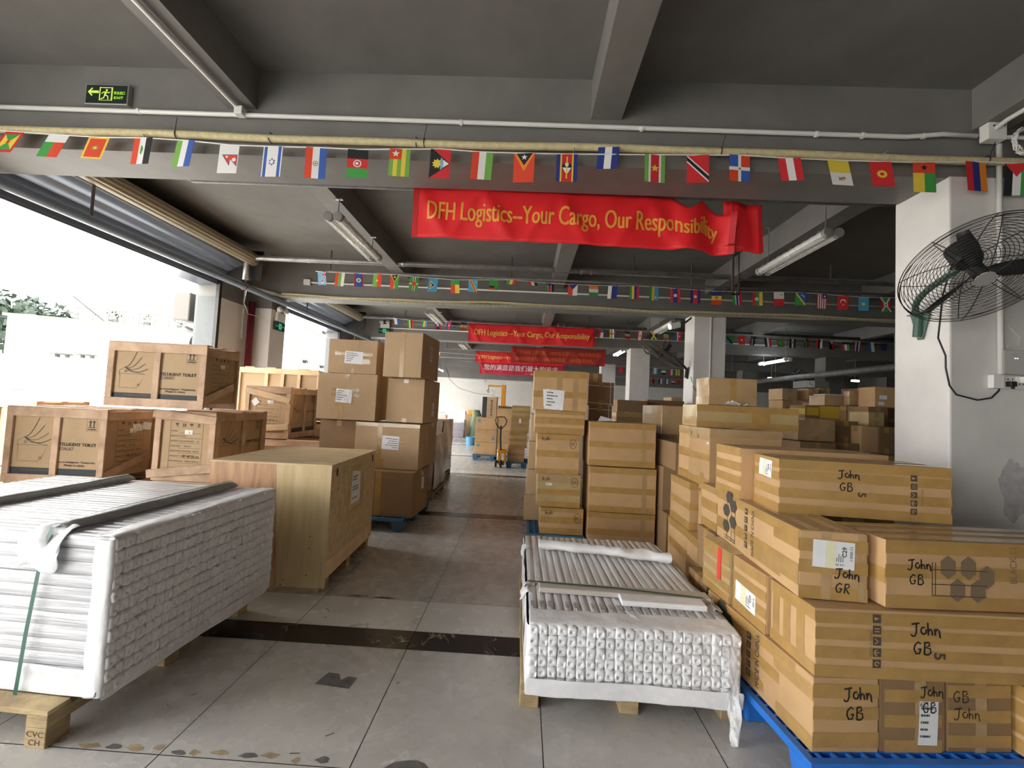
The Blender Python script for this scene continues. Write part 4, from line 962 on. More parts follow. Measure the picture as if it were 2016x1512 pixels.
for X in (-2.85, -1.93, -.86, .27, 1.47, 2.44):
    b = MB(); b.path([(X, 2.995+.034*cos(a), 3.352+.036*sin(a)) for a in [radians(-150+30*k) for k in range(10)]]+[(X, 3.045, 3.40)], .005, 6); b.build('hook', STEEL, o, smooth=True)
for X in (-2.62, -.80, 1.30, 3.12):
    b = MB(); b.path([(X, 2.995+.029*cos(a), 3.352+.029*sin(a)) for a in [2*pi*k/12 for k in range(12)]], .004, 6, closed=True); b.tube((X, 2.97, 3.37), (X+.02, 2.955, 3.46), .0025, 5); b.build('cable_tie', BLACKP, o)
def hose2(k):
    y = ROWS[k]-.055
    for j, (dz, ph, m_, r_) in enumerate(((0, .4, mat('banded_foam_pipe', (.36, .34, .26), .75, var=.3, vs=30, stretch=(4, .1, .1), bump=.4, bs=40), .030), (.028, 1.9, HOSE, .022))):
        run('insulated_pipe', ('banded grey' if j == 0 else 'thin yellow')+' wrapped pipe sagging along the '+('second' if k == 3 else 'third')+' cross beam', 'pipe',
            [(-4.95, y-.25, 3.36)]*(1-j)+wavy(-4.4, 9.0, y-.01*j, 3.245+dz, .014, 90, ph, 1.3), r_, m_, 10)
hose2(3)
o = run('water_pipe', 'dark grey pipe slung under the first cross beam, carrying the big banner', 'pipe', [(-2.98, 3.56, 3.34), (-2.95, 3.56, 3.305), (5.2, 3.56, 3.305)], .022, PIPEG)
vclip(o, [(-2.97, 3.56, 3.30), (-1.3, 3.56, 3.30), (-.02, 3.56, 3.3), (.52, 3.56, 3.3), (2.35, 3.56, 3.3)], .60, PIPEG)
for i, k in enumerate((3, 4)):
    y = ROWS[k]-.93; wd = ('second', 'third')[i]
    o = run('water_pipe', f'thick steel pipe crossing the bay before the {wd} cross beam', 'pipe', ([(-4.5, y, 3.28)] if i == 0 else [])+[(-4.5, y, 3.55), (-4.44, y, 3.62), (-4.38, y, 3.64), (9.5, y, 3.62)], .042, STEEL if i == 0 else PIPEG, 14)
    clips(o, [(-4.36, y, 3.64), (-3.5, y, 3.64), (-2.0, y, 3.635), (.8, y, 3.63), (.95, y, 3.63)], .047, STEEL, 'pipe_collar', .03)
    vclip(o, [(-2.2, y, 3.6), (1.6, y, 3.6), (4.6, y, 3.6)], .3, PIPEG)
    o = run('water_pipe', f'thin dark pipe holding the {wd} row of flags', 'pipe', [(-3.3, y+.28, 3.56), (9.3, y+.28, 3.54)], .018, PIPEG)
    vclip(o, [(-3.28, y+.28, 3.55), (-.3, y+.28, 3.55), (2.6, y+.28, 3.55), (6, y+.28, 3.55)], .35, PIPEG)
    o = run('conduit', f'white conduit along the face of the {wd} cross beam', 'conduit', [(-3.9, ROWS[k]-.03, 3.52), (9, ROWS[k]-.03, 3.50)], .015, WHITEPVC)
    b = MB(); b.box(-.06, -.03, -.05, .06, .03, .05); q = b.build('junction_box', WHITEP, loc=(-3.97, ROWS[k]-.033, 3.52), bevel=.004); tag(q, f'white wall box where the conduit starts on the {wd} cross beam', 'junction box')
b = MB()
t = empty('steel_bracket', 'rusty steel bracket hanging at the end of the big banner', 'bracket', (2.98, 6.35, 3.3))
for X in (0, .09):
    b = MB(); b.box(X, 0, -.02, X+.025, .025, .60); b.build('upright', mat('rusty_steel', (.09, .065, .05), .7), t)
b = MB(); b.box(0, 0, -.02, .115, .025, .005); b.build('cross_bar', MATS['rusty_steel'], t)
run('conduit', 'grey-white conduit down the front of the second column', 'conduit', [(3.19, 7.535, 3.24), (3.19, 7.535, 1.0)], .014, WHITEPVC)
o = run('water_pipe', 'broad grey pipe running away through the dark hall', 'pipe', [(7.2, 8.2, 2.61), (7.2, 16.5, 2.61)], .07, PIPEG, 12); vclip(o, [(7.2, 8.6, 2.64), (7.2, 12.6, 2.64), (7.2, 15.2, 2.64)], 1.3, PIPEG, r=.008)
# fire main along the shutters
o = run('water_pipe', 'big blue-grey pipe running along above the shutter openings', 'pipe', [(-4.5, -6.5, 3.17), (-4.5, 20.8, 3.17)], .052, mat('blue_grey_pipe', (.20, .25, .31), .25, metal=.3), 16)
vclip(o, [(-4.5, y, 3.15) for y in (-1.3, 4.2, 8.6, 13, 17.4)], .75, PIPEG)
b = MB(); b.path([(-4.5+.075*cos(a)*.8, 6.62, 3.17+.058*sin(a)) for a in [2*pi*k/12 for k in range(12)]], .006, 6, closed=True); b.build('red_wire', REDP, o)
o = run('fire_pipe', 'dark red vertical pipe in the corner by the wall pillar', 'pipe', [(-4.88, 7.44, 0), (-4.88, 7.44, 3.1)], .055, REDP, 14)
clips(o, [(-4.88, 7.44, 2.3), (-4.88, 7.44, 1.6)], .06, mat('dull_red', (.28, .05, .06), .5), 'pipe_collar')
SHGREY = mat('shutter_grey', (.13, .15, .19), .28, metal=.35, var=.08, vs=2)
SHYEL = mat('shutter_cream', (.30, .25, .165), .3, metal=.2, var=.12, vs=3, stretch=(1, .3, 8))
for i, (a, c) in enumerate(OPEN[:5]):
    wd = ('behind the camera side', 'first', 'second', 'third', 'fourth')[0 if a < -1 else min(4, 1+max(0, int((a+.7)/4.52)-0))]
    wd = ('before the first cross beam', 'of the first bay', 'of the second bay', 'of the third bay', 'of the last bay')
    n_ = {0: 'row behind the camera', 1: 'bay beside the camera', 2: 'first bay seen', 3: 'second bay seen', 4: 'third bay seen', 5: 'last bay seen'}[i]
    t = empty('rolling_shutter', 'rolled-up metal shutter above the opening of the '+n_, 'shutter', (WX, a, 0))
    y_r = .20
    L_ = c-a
    b = MB(); b.box(-.34, -.0, 3.20, .02, L_, 3.229); b.build('soffit_darkening_strip', SHGREY, t)  # strip added to darken the soffit that daylight brightens from below
    for j, (xx, z0, z1, m_) in enumerate(((.02, 3.225, 3.30, SHGREY), (.06, 3.30, 3.34, SHGREY))):
        b = MB(); b.box(.005, -.05, z0, .005+xx, L_+.05, z1); b.build('bottom_rail', m_, t, bevel=.008)
    for yj in (0, L_-.06):
        b = MB(); b.box(.004, yj, .0, .06, yj+.06, 3.3); b.build('guide_rail', DARKM, t)
        if yj: b = MB(); b.box(.01, L_-.02, 3.3, .70, L_+.0, 3.78); b.build('end_plate', DARKM, t)
    prof = [(.06, 3.30), (.14, 3.43), (.27, 3.50), (.40, 3.56)]+[(.55+.105*cos(radians(q)), 3.645+.105*sin(radians(q))) for q in (215, 245, 275, 300, 325, 350, 375, 400)]
    for j in range(len(prof)-1):
        (x0, z0), (x1, z1) = prof[j], prof[j+1]
        m_ = SHGREY if j < 3 else (DARKM if j == 3 else SHYEL)
        b = MB(); n = 4; vs = []
        for q in range(n+1):
            u = q/n; bul = .012*sin(pi*u); dx, dz = x1-x0, z1-z0; l = sqrt(dx*dx+dz*dz)
            vs += [(x0+dx*u+dz/l*bul, -y_r, z0+dz*u-dx/l*bul), (x0+dx*u+dz/l*bul, L_, z0+dz*u-dx/l*bul)]
        b.add(vs, [(2*q, 2*q+1, 2*q+3, 2*q+2) for q in range(n)]); b.build('curtain_slat', m_, t, smooth=True)
    b = MB(); b.tube((.55, -.16, 3.645), (.55, L_+.02, 3.645), .085, 16); b.build('drum', DARKM, t)
    # motor at the far end
    mo = MB(); mo.path([(.42, L_+.02, 3.70), (.42, L_+.12, 3.70)], .09, 14); mb_ = mo.build('drive_motor', DARKM, t)
    mo = MB(); mo.path([(.30, L_-.10, 3.80), (.42, L_+.05, 3.74)], .055, 12); mo.build('motor_barrel', mat('motor_grey', (.22, .25, .28), .4, metal=.4), mb_)
    mo = MB(); mo.box(.56, L_+.0, 3.66, .76, L_+.1, 3.76); mo.build('control_box', GREYP, mb_)
    if i >= 1:
        mo = MB(); z = 3.45; q = 0
        while z > 2.36:
            mo.path([(.42+.006*(q % 2), L_+.02+.010*cos(a_)*(q % 2), z+.014*sin(a_)) if q % 2 else (.42+.010*cos(a_), L_+.02, z+.014*sin(a_)) for a_ in [2*pi*k/6 for k in range(6)]], .003, 4, closed=True); z -= .024; q += 1
        mo.build('pull_chain', STEEL, t)
run('cable', 'thin white cable sagging along the wall beside the chain', 'cable', [(-4.44, 6.62, 3.2), (-4.7, 6.95, 2.98), (-4.85, 7.3, 2.86), (-4.7, 7.55, 2.84)], .005, WHITEP, 6)

# emergency lights and exit signs
def running_man(mb, fn, s, mi):
    def P(*p): return [(a*s, b*s) for a, b in p]
    mb.poly([fn(*q) for q in P(*arc(.55, .84, .09, 0, 360, 12))], mi)
    ribbon(mb, fn, P((.50, .72), (.42, .45)), .15*s, mi)
    ribbon(mb, fn, P((.50, .70), (.72, .62), (.82, .72)), .075*s, mi); ribbon(mb, fn, P((.48, .70), (.28, .68), (.16, .55)), .075*s, mi)
    ribbon(mb, fn, P((.42, .45), (.66, .36), (.70, .10)), .09*s, mi); ribbon(mb, fn, P((.42, .45), (.34, .22), (.10, .12)), .09*s, mi)
t = empty('exit_sign', 'black exit sign with a yellow-green arrow and running figure on the first beam', 'sign', (-3.205, 3.02, 3.66))
b = MB(); b.box(-.165, -.004, -.077, .165, .03, .077); b.build('housing', mat('silver_frame', (.45, .45, .44), .35, metal=.6), t, bevel=.003)
b = MB(); b.poly([(-.157, -.0048, -.069), (.157, -.0048, -.069), (.157, -.0048, .069), (-.157, -.0048, .069)]); fc = b.build('face', SIGNB, t)
b = MB(); f = lambda a, c_: (a-.157, -.0062, c_-.069)
b.poly([f(*p) for p in ((.013, .085), (.045, .118), (.052, .11), (.037, .095), (.098, .095), (.098, .075), (.037, .075), (.052, .06), (.045, .052))])
b.build('arrow_print', SIGNG, fc)
b = MB(); b.poly([f(.103, .02), f(.205, .02), f(.205, .122), f(.103, .122)]); q = b.build('door_print', SIGNG, fc)
b = MB(); f3 = lambda a, c_: (a-.157+.112, -.0072, c_-.069+.023); b.poly([f3(0, 0), f3(.082, 0), f3(.082, .092), f3(0, .092)]); b.build('door_gap_print', SIGNB, q)
b = MB(); running_man(b, lambda a, c_: (a-.157+.108, -.0082, c_-.069+.018), .095, 0); b.build('figure_print', SIGNG, q)
b = MB(); f4 = lambda a, c_: (a-.157, -.0062, c_-.069); put_text(b, f4, '安全出口', .214, .070, .018, .082, bold=.0006); put_text(b, f4, 'EXIT', .217, .034, .018, .07, bold=.001); b.build('lettering', SIGNG, fc)
def exit_light(label, x, y, z, rz):
    t = empty('exit_sign', label, 'sign', (x, y, z), rz)
    b = MB(); b.box(-.16, -.015, -.075, .16, .02, .075); b.build('housing', SIGNB, t, bevel=.004)
    b = MB(); f = lambda a, c_: (a-.15, -.0165, c_-.065); b.poly([f(.105, .012), f(.195, .012), f(.195, .118), f(.105, .118)]); running_man(b, lambda a, c_: (a-.15+.11, -.018, c_-.05), .08, 1); q = b.build('door_print', [SIGNE, SIGNB], t)
    b = MB(); put_text(b, f, '安全出口', .012, .05, .03, .085); put_text(b, f, 'EXIT', .205, .05, .03, .08); b.build('lettering', SIGNE, t)
exit_light('green lit exit sign on the aisle side of the wall pillar', -4.575, 7.80, 2.74, pi/2)
exit_light('small green lit exit sign hung on the third cross beam above the tower', -4.02, 12.0, 3.42, 0)
def emergency(label, x, y, z, rz):
    t = empty('emergency_light', label, 'lamp', (x, y, z), rz)
    b = MB(); b.box(-.13, -.03, -.10, .13, .03, .06); b.build('battery_box', WHITEP, t, bevel=.01)
    for s in (-1, 1):
        b = MB(); b.path([(s*.09, -.01, .06), (s*.09, -.02, .10), (s*.09, -.07, .12)], [.02, .05, .06], 12); b.build('lamp_head', WHITEP, t, smooth=True)
emergency('twin-head white emergency lamp on the wall pillar above the exit sign', -4.575, 7.80, 2.93, pi/2)
emergency('twin-head white emergency lamp above the small exit sign on the third beam', -4.02, 12.03, 3.56, 0)

# ------------------------------------------------------------------ tube lamps
def fixture(label, x, y, z, ztop, lit=False, L_=1.25, twin=True):
    t = empty('tube_lamp', label, 'lamp', (x, y, z), 0, None)
    for s in ((-.052, .052) if twin else (0,)):
        b = MB(); b.tube((s, .03, 0), (s, L_-.03, 0), .040 if not lit else .028, 16); b.build('glass_tube', LIT if lit else TUBE, t, smooth=True)
        for Y in (-.01, L_-.04):
            b = MB(); b.tube((s, Y, 0), (s, Y+.05, 0), .050, 16); b.build('end_cap', GREYP if not lit else WHITEP, t, bevel=.004)
        if not lit:
            b = MB()
            for k in range(1, 11):
                Y = L_*k/11; b.path([(s+.047*cos(a), Y, .047*sin(a)) for a in [2*pi*q/12 for q in range(12)]], .0022, 5, closed=True)
            for a in (-.6, -pi/2, -2.5): b.tube((s+.049*cos(a), .02, .049*sin(a)), (s+.049*cos(a), L_-.02, .049*sin(a)), .0025, 5)
            b.build('guard_grille', WHITEP, t)
    for Y in (.10, L_-.12):
        b = MB(); b.box(-.07, Y, .046, .07, Y+.03, .056); b.tube((0, Y+.015, .05), (0, Y+.015, ztop-z), .006, 6); b.box(-.04, Y, ztop-z-.012, .04, Y+.03, ztop-z); b.build('hanger', STEEL, t)
    return t
wds = {1: 'first', 2: 'second', 3: 'third', 4: 'fourth'}
for k, y0 in ((1, 4.32), (2, 8.84), (3, 13.36)):
    fixture(f'caged twin tube lamp on the shutter side of the {wds[k]} bay', -2.06, y0, 3.36, 3.6, lit=False)
    fixture(f'caged twin tube lamp on the column side of the {wds[k]} bay', 3.02 if k > 1 else 2.98, y0-.05, 3.36, 3.9, lit=(k == 3))
fixture('glowing twin tube lamp hanging in the dark far hall', 6.72, 11.2, 3.02, 3.9, lit=True)
fixture('glowing tube lamp over the far shutters', -4.3, 17.2, 2.98, 3.9, lit=True, twin=False)
fixture('glowing tube lamp deep in the far shutter bay', -4.0, 19.6, 3.0, 3.9, lit=True, twin=False)
for X in (-3.2, -.9):
    t = empty('tube_lamp', f'unlit wall tube lamp on the back wall {"near the shutters" if X < -2 else "behind the banners"}', 'lamp', (X, 21.19, 2.62))
    b = MB(); b.box(0, -.05, 0, 1.25, .01, .05); b.build('batten', WHITEP, t); b = MB(); b.tube((.03, -.075, -.02), (1.22, -.075, -.02), .018); b.build('glass_tube', TUBE, t)
for X, Z, k in ((8.6, 2.9, 0), (11.5, 2.95, 1)):
    t = empty('tube_lamp', ('distant glowing spot lamp above the white-topped box' if k == 0 else 'distant glowing spot lamp by the first column edge'), 'lamp', (X, 15.5, Z))
    b = MB(); b.tube((0, 0, 0), (.25, 0, 0), .035); b.build('glass_tube', LIT, t); b = MB(); b.tube((.12, 0, .03), (.12, 0, 3.9-Z), .006); b.build('hanger', STEEL, t)
t = empty('spot_lamp', 'white cylinder spot lamp on a black arm at the head of the second column', 'lamp', (2.70, 7.70, 3.08))
b = MB(); b.path([(-.17, -.02, -.05), (.0, 0, 0)], .055, 14); b.build('body', WHITEP, t, smooth=False)
b = MB(); b.path([(-.172, -.02, -.051), (-.178, -.021, -.053)], .046, 14); b.build('lens', LIT, t)
b = MB(); b.path([(.0, 0, 0), (.12, 0, .05), (.22, .0, .14)], .018, 8); b.build('arm', BLACKP, t)

# ------------------------------------------------------------------ flags
def V(cols, ws=None):
    ws = ws or [1]*len(cols); T = sum(ws); x = 0; out = []
    for c_, w_ in zip(cols, ws): out.append((c_, [(x/T, 0), ((x+w_)/T, 0), ((x+w_)/T, 1), (x/T, 1)])); x += w_
    return out
def Hs(cols, ws=None):
    return [(c_, [(b_, a_) for a_, b_ in p]) for c_, p in V(cols, ws)]
def star(c_, x, y, r, n=5, ri=.42, rot=-90): return [(c_, [(x+(r if k % 2 == 0 else r*ri)*cos(radians(rot+180/n*k)), y+(r if k % 2 == 0 else r*ri)*.67*sin(radians(rot+180/n*k))) for k in range(2*n)])]
def disc(c_, x, y, r): return [(c_, [(x+r*cos(2*pi*k/14), y+r*.67*sin(2*pi*k/14)) for k in range(14)])]
def pol(c_, *p): return [(c_, list(p))]
def rect(c_, x0, y0, x1, y1): return [(c_, [(x0, y0), (x1, y0), (x1, y1), (x0, y1)])]
FULL = lambda c_: rect(c_, 0, 0, 1, 1)
ROW1 = [
 ('red-bordered flag with yellow and green triangles', FULL('R')+rect('Y', .13, .13, .87, .87)+pol('G', (.13, .13), (.87, .13), (.5, .5))+pol('G', (.13, .87), (.87, .87), (.5, .5))+disc('R', .5, .5, .1)),
 ('white flag over green and red halves', rect('W', 0, 0, 1, .34)+rect('G', 0, .34, .5, 1)+rect('r', .5, .34, 1, 1)),
 ('red flag with golden border and eagle crest', FULL('Y')+rect('r', .1, .07, .9, .93)+star('D', .5, .5, .24, 6, .6)+disc('Y', .5, .5, .09)),
 ('red, white and black striped flag with green script', V('rWK')+rect('G', .44, .3, .52, .62)+rect('G', .53, .36, .57, .52)),
 ('green, white and blue vertically striped flag', V('gWb')),
 ('white flag with a red double pennant', FULL('W')+pol('B', (.16, .34), (.96, .34), (.96, .76), (.60, .5), (.58, .74))+pol('r', (.22, .36), (.93, .36), (.93, .71), (.58, .47), (.56, .68))+disc('W', .8, .52, .1)+disc('W', .42, .42, .06)),
 ('white flag with two blue bars and a blue star', V('WbWbW', [.7, 2, 7, 2, .7])+pol('b', (.5, .38), (.66, .58), (.34, .58))+pol('b', (.5, .65), (.66, .45), (.34, .45))+disc('W', .5, .515, .1)),
 ('red, white and blue vertically striped flag with round seal', V('rWb')+disc('D', .5, .52, .13)+disc('W', .5, .52, .09)+disc('D', .5, .52, .05)),
 ('black, red and green horizontally striped flag', Hs('KRG')+disc('W', .5, .5, .2)+disc('R', .5, .5, .15)+disc('W', .48, .5, .08)),
 ('green and yellow striped flag with a white star on red', V('gYgYg')+rect('r', 0, 0, .58, .38)+star('W', .3, .18, .2)),
 ('red flag with black triangle and yellow sun', FULL('R')+pol('K', (0, 0), (.1, .0), (1, .5), (.0, 1))+star('Y', .36, .5, .26, 9, .65)+pol('L', (.52, .28), (.66, .37), (.66, .63), (.52, .72))+pol('W', (.66, .37), (.94, .5), (.66, .63))),
 ('red, white and green vertically striped flag', V('rWg')),
 ('red flag with black and orange chevron and star', FULL('r')+pol('O', (0, 0), (1, 0), (.5, .62))+pol('K', (.1, 0), (.9, 0), (.5, .42))+star('W', .5, .14, .16)),
 ('navy, yellow and red flag with a black and white shield', V('BYRYB', [1, .4, 2.6, .4, 1])+disc('K', .5, .48, .24)+pol('W', (.28, .5), (.72, .5), (.5, .76))+rect('Y', .47, .1, .53, .9)+rect('W', .42, .33, .58, .45)),
 ('half-folded navy flag with a white middle stripe', V('BWB')),
 ('green, white and red striped flag with yellow star', V('gWRWg', [2, 1, 4, 1, 2])+star('Y', .5, .5, .22)),
 ('red flag with a black diagonal edged in white', FULL('R')+pol('W', (0, 0), (0, .25), (1, 1), (1, .72))+pol('K', (0, .05), (0, .19), (1, .94), (1, .78))),
 ('white-cross flag of blue and red quarters', rect('b', 0, 0, .43, .45)+rect('r', .57, 0, 1, .45)+rect('r', 0, .58, .43, 1)+rect('b', .57, .58, 1, 1)+rect('W', .43, 0, .57, 1)+rect('W', 0, .45, 1, .58)+disc('D', .5, .52, .07)),
 ('red, white and red vertically striped flag', V('RWR')),
 ('yellow over white flag with crossed keys', Hs('YW')+star('D', .45, .75, .18, 4, .4, -45)+disc('D', .62, .72, .08)),
 ('red flag with a yellow sun disc', FULL('R')+star('Y', .5, .5, .26, 12, .75)+disc('R', .5, .5, .1)),
 ('red flag with black star over yellow and green halves', rect('r', 0, 0, 1, .36)+rect('Y', 0, .36, .5, 1)+rect('G', .5, .36, 1, 1)+star('K', .5, .18, .17)),
 ('red, blue and orange vertically striped flag', V('RBO')),
 ('black, white and green flag with a red wedge', V('KWG')+pol('R', (0, 0), (1, 0), (.48, .42))),
]
ROW1P = [(-3.796, 3.314, .157, 22), (-3.462, 3.301, .168, 20), (-3.161, 3.292, .157, 14), (-2.833, 3.299, .185, 9), (-2.519, 3.29, .189, 9), (-2.194, 3.266, .206, 3), (-1.875, 3.265, .22, 2), (-1.562, 3.268, .217, 2), (-1.261, 3.263, .199, 1), (-.959, 3.276, .203, 0), (-.668, 3.286, .206, 2), (-.37, 3.273, .196, 2), (-.076, 3.275, .203, 1), (.223, 3.278, .203, 0), (.512, 3.339, .15, 2), (.834, 3.294, .199, 0), (1.13, 3.301, .203, 0), (1.416, 3.31, .178, -3), (1.754, 3.299, .157, -7), (2.083, 3.296, .168, -12), (2.369, 3.295, .168, -9), (2.663, 3.301, .21, -2), (3.007, 3.316, .203, -4), (3.286, 3.315, .217, -1)]
ROW2 = [
 ('sky-blue flag with a small red-cross canton and shield', FULL('L')+rect('B', .62, 0, 1, .45)+pol('W', (.62, 0), (.7, 0), (1, .4), (1, .45), (.92, .45), (.62, .06))+pol('W', (1, 0), (.92, 0), (.62, .4), (.62, .45), (.7, .45), (1, .06))+rect('R', .77, 0, .85, .45)+rect('R', .62, .19, 1, .26)+rect('W', .4, .62, .66, .86)+rect('R', .42, .64, .64, .78), .205),
 ('red, green and white vertically striped flag', V('rgW'), .21), ('blue flag with red edges and a white disc', V('RbR', [1, 7, 1])+disc('W', .5, .5, .26)+disc('G', .5, .5, .13), .206),
 ('green and red flag with a yellow star', V('gr')+star('Y', .5, .5, .2), .2), ('red and green flag with a black and yellow wedge', V('rG')+pol('Y', (0, 0), (1, 0), (.5, .55), (.56, 1), (.44, 1), (.5, .55))+pol('K', (.1, 0), (.9, 0), (.5, .5))+disc('Y', .5, .17, .1), .217),
 ('green flag with a tricolour cross and red disc', FULL('G')+rect('Y', .36, 0, .45, 1)+rect('K', .45, 0, .55, 1)+rect('W', .55, 0, .64, 1)+rect('Y', 0, .46, 1, .5)+rect('W', 0, .5, 1, .55)+disc('r', .5, .5, .24), .217),
 ('cyan flag with a black and yellow triangle', FULL('C')+pol('W', (.2, .2), (.2, .85), (.78, .52))+pol('K', (.2, .28), (.2, .77), (.7, .52))+pol('Y', (.2, .3), (.2, .76), (.45, .53)), .21),
 ('green flag over red and yellow halves', rect('G', 0, 0, 1, .36)+rect('r', 0, .36, .5, 1)+rect('Y', .5, .36, 1, 1), .206), ('cyan flag with a red diagonal edged yellow', FULL('C')+pol('Y', (.0, 0), (.3, 0), (1, .9), (1, 1), (.7, 1))+pol('r', (.07, 0), (.23, 0), (.93, 1), (.77, 1))+star('Y', .75, .18, .14), .19),
 ('folded green flag with black and red bars', FULL('G')+rect('K', 0, .6, .6, .78)+rect('r', 0, .78, .6, .95), .159), ('curled green, yellow and red flag end', V('GYR'), .07), ('curled red and white flag end', V('RWK'), .054),
 ('half-curled green, red and black flag with blue wedge', V('GWRWK', [3, .5, 3, .5, 3])+pol('B', (.15, 0), (.85, 0), (.5, .4)), .124), ('red and white flag with a blue triangle', V('rW')+pol('B', (0, 0), (1, 0), (.5, .45)), .171),
 ('orange, white and green horizontally striped flag', Hs('OWG'), .163), ('white and navy flag with a thin dark line', V('WKB', [1, .2, 1.3]), .194), ('green, yellow, navy and red vertically striped flag', V('GYBR'), .202),
 ('green, yellow and cyan flag with a small sun', V('GYC', [1, 1, 1.6])+disc('Y', .72, .78, .13), .213), ('red-edged navy flag with a white disc', V('RBR', [1, 2, 1])+disc('W', .5, .5, .18), .217), ('blue and red flag with a white temple', V('BRB', [1, 2, 1])+star('W', .5, .5, .22, 5, .5), .21),
 ('navy, yellow and red horizontally striped flag with crest', Hs('BYr')+disc('D', .5, .48, .17), .202), ('green, white, navy and red striped flag', V('GWBWR', [3, .8, 2, .8, 3]), .21), ('red, green and yellow striped flag with a big white star', V('RGY')+star('W', .42, .52, .3), .21),
 ('white over red flag with a small dark cross', Hs('WR')+star('D', .72, .2, .14, 4, .4), .21), ('blue and green flag split by a yellow diagonal', FULL('G')+pol('b', (0, 0), (1, 0), (1, .95))+pol('Y', (0, 0), (.08, 0), (1, .92), (1, 1), (.93, 1), (0, .08))+disc('W', .6, .2, .08)+disc('W', .8, .3, .08), .194),
 ('red and white thin-striped flag with a blue corner', V('RWRWRWRWR')+rect('B', .56, 0, 1, .32)+star('W', .78, .16, .15), .217), ('red flag with a white crescent and star', FULL('R')+disc('W', .5, .42, .27)+disc('R', .5, .47, .21)+star('W', .5, .66, .1), .21), ('cyan flag with a yellow sun emblem', FULL('C')+star('Y', .5, .5, .22, 8, .7), .205),
 ('red and green flag with a white saltire and disc', FULL('R')+pol('G', (.0, 0), (1, 0), (.5, .5))+pol('G', (0, 1), (1, 1), (.5, .5))+pol('W', (0, 0), (.12, 0), (1, .93), (1, 1), (.88, 1), (0, .07))+pol('W', (1, 0), (.88, 0), (0, .93), (0, 1), (.12, 1), (1, .07))+disc('W', .5, .5, .24)+disc('R', .5, .5, .08), .217)]
ROW2X = [(-3.264, 3.447), (-2.963, 3.443), (-2.679, 3.438), (-2.376, 3.442), (-2.101, 3.445), (-1.791, 3.426), (-1.49, 3.414), (-1.159, 3.403), (-.87, 3.415), (-.55, 3.428), (-.271, 3.44), (.045, 3.421), (.313, 3.408), (.677, 3.407), (.99, 3.404), (1.289, 3.409), (1.615, 3.422), (1.915, 3.422), (2.235, 3.408), (2.543, 3.398), (2.865, 3.387), (3.168, 3.4), (3.479, 3.405), (3.799, 3.419), (4.131, 3.425), (4.442, 3.414), (4.759, 3.4), (5.065, 3.389), (5.38, 3.399)]
ROW3 = [('white and blue flag swinging aslant', V('Wb')), ('green, yellow and black flag beside the white-and-blue one', V('GYKR')), ('green, yellow and cyan flag swung edge-on', V('GYC')), ('red-edged navy flag with white disc', V('RBR', [1, 2, 1])+disc('W', .5, .5, .18)), ('blue and red flag with a pale emblem', V('BRB', [1, 2, 1])+star('W', .5, .5, .18)), ('navy, yellow and red flag next to the banner', Hs('BYr')+disc('D', .5, .5, .15)),
 ('red and white flag with a blue corner', V('RW')+rect('B', .45, 0, 1, .38)+star('W', .7, .18, .15)), ('yellow, green and white flag with a red cross bar', V('YGWB')+rect('R', 0, .42, 1, .56)), ('blue, yellow and red horizontally striped flag', Hs('BYR')), ('red-edged white flag with a small tree', V('RWR', [1, 2, 1])+pol('G', (.5, .35), (.68, .6), (.32, .6))), ('green and black flag with a yellow saltire', FULL('K')+pol('G', (0, 0), (1, 0), (.5, .5))+pol('G', (0, 1), (1, 1), (.5, .5))+pol('Y', (0, 0), (.15, 0), (1, .9), (1, 1), (.85, 1), (0, .1))+pol('Y', (1, 0), (.85, 0), (0, .9), (0, 1), (.15, 1), (1, .1))),
 ('green, white and orange horizontally striped flag', Hs('GWO')), ('blue, white and red flag with a gold sun', V('bWR', [1, .6, 2])+disc('Y', .65, .5, .15)), ('green and blue flag with a black diagonal', FULL('G')+pol('C', (0, .3), (.9, 1), (0, 1))+pol('K', (0, .1), (0, .35), (.85, 1), (1, 1), (1, .85))), ('red flag with one yellow star', FULL('R')+star('Y', .5, .5, .25)), ('red, white and black flag with a green wedge', V('RWK')+pol('G', (.1, 0), (.9, 0), (.5, .35))),
 ('black, white and red vertical flag', V('KWR')), ('green flag with red edges and a yellow crescent', V('RGR', [1, 5, 1])+disc('Y', .5, .52, .22)+disc('G', .56, .5, .2)), ('black and white flag with a dark emblem', V('KWK')+disc('K', .5, .4, .12)), ('green, black and red flag with a white fork', V('GKR')+pol('W', (0, 0), (.14, 0), (.56, .45), (.56, 1), (.44, 1), (.44, .48))), ('red, black and white flag', V('RKW')+disc('K', .75, .2, .1)), ('red flag with a white wedge and dark edge', V('KR')+pol('W', (0, 0), (1, 0), (.5, .5))),
 ('red, white and green flag with a black bar', V('RWG')+rect('K', 0, 0, 1, .3)), ('red, white and navy five-striped flag', V('RWBWR', [1, 1, 2, 1, 1])), ('blue and white flag in the dark', V('bW')), ('dim dark flag with a small ring', FULL('B')+disc('R', .5, .5, .15))]
ROW3X = [(-3.414, 3.618, .157), (-3.054, 3.585, .201), (-2.676, 3.583, .157), (-2.34, 3.584, .209), (-2.023, 3.591, .202), (-1.649, 3.593, .201), (1.91, 3.571, .222), (2.197, 3.577, .229), (2.575, 3.548, .196), (2.919, 3.563, .235), (3.242, 3.577, .222), (3.565, 3.585, .229), (3.882, 3.579, .222), (5.168, 3.558, .222), (5.469, 3.558, .222), (5.769, 3.559, .235), (6.127, 3.535, .235), (6.439, 3.536, .222), (6.757, 3.537, .235), (7.112, 3.553, .222), (7.422, 3.554, .235), (7.726, 3.542, .235), (8.067, 3.518, .222), (8.382, 3.539, .242), (8.697, 3.534, .235), (9.018, 3.522, .183)]
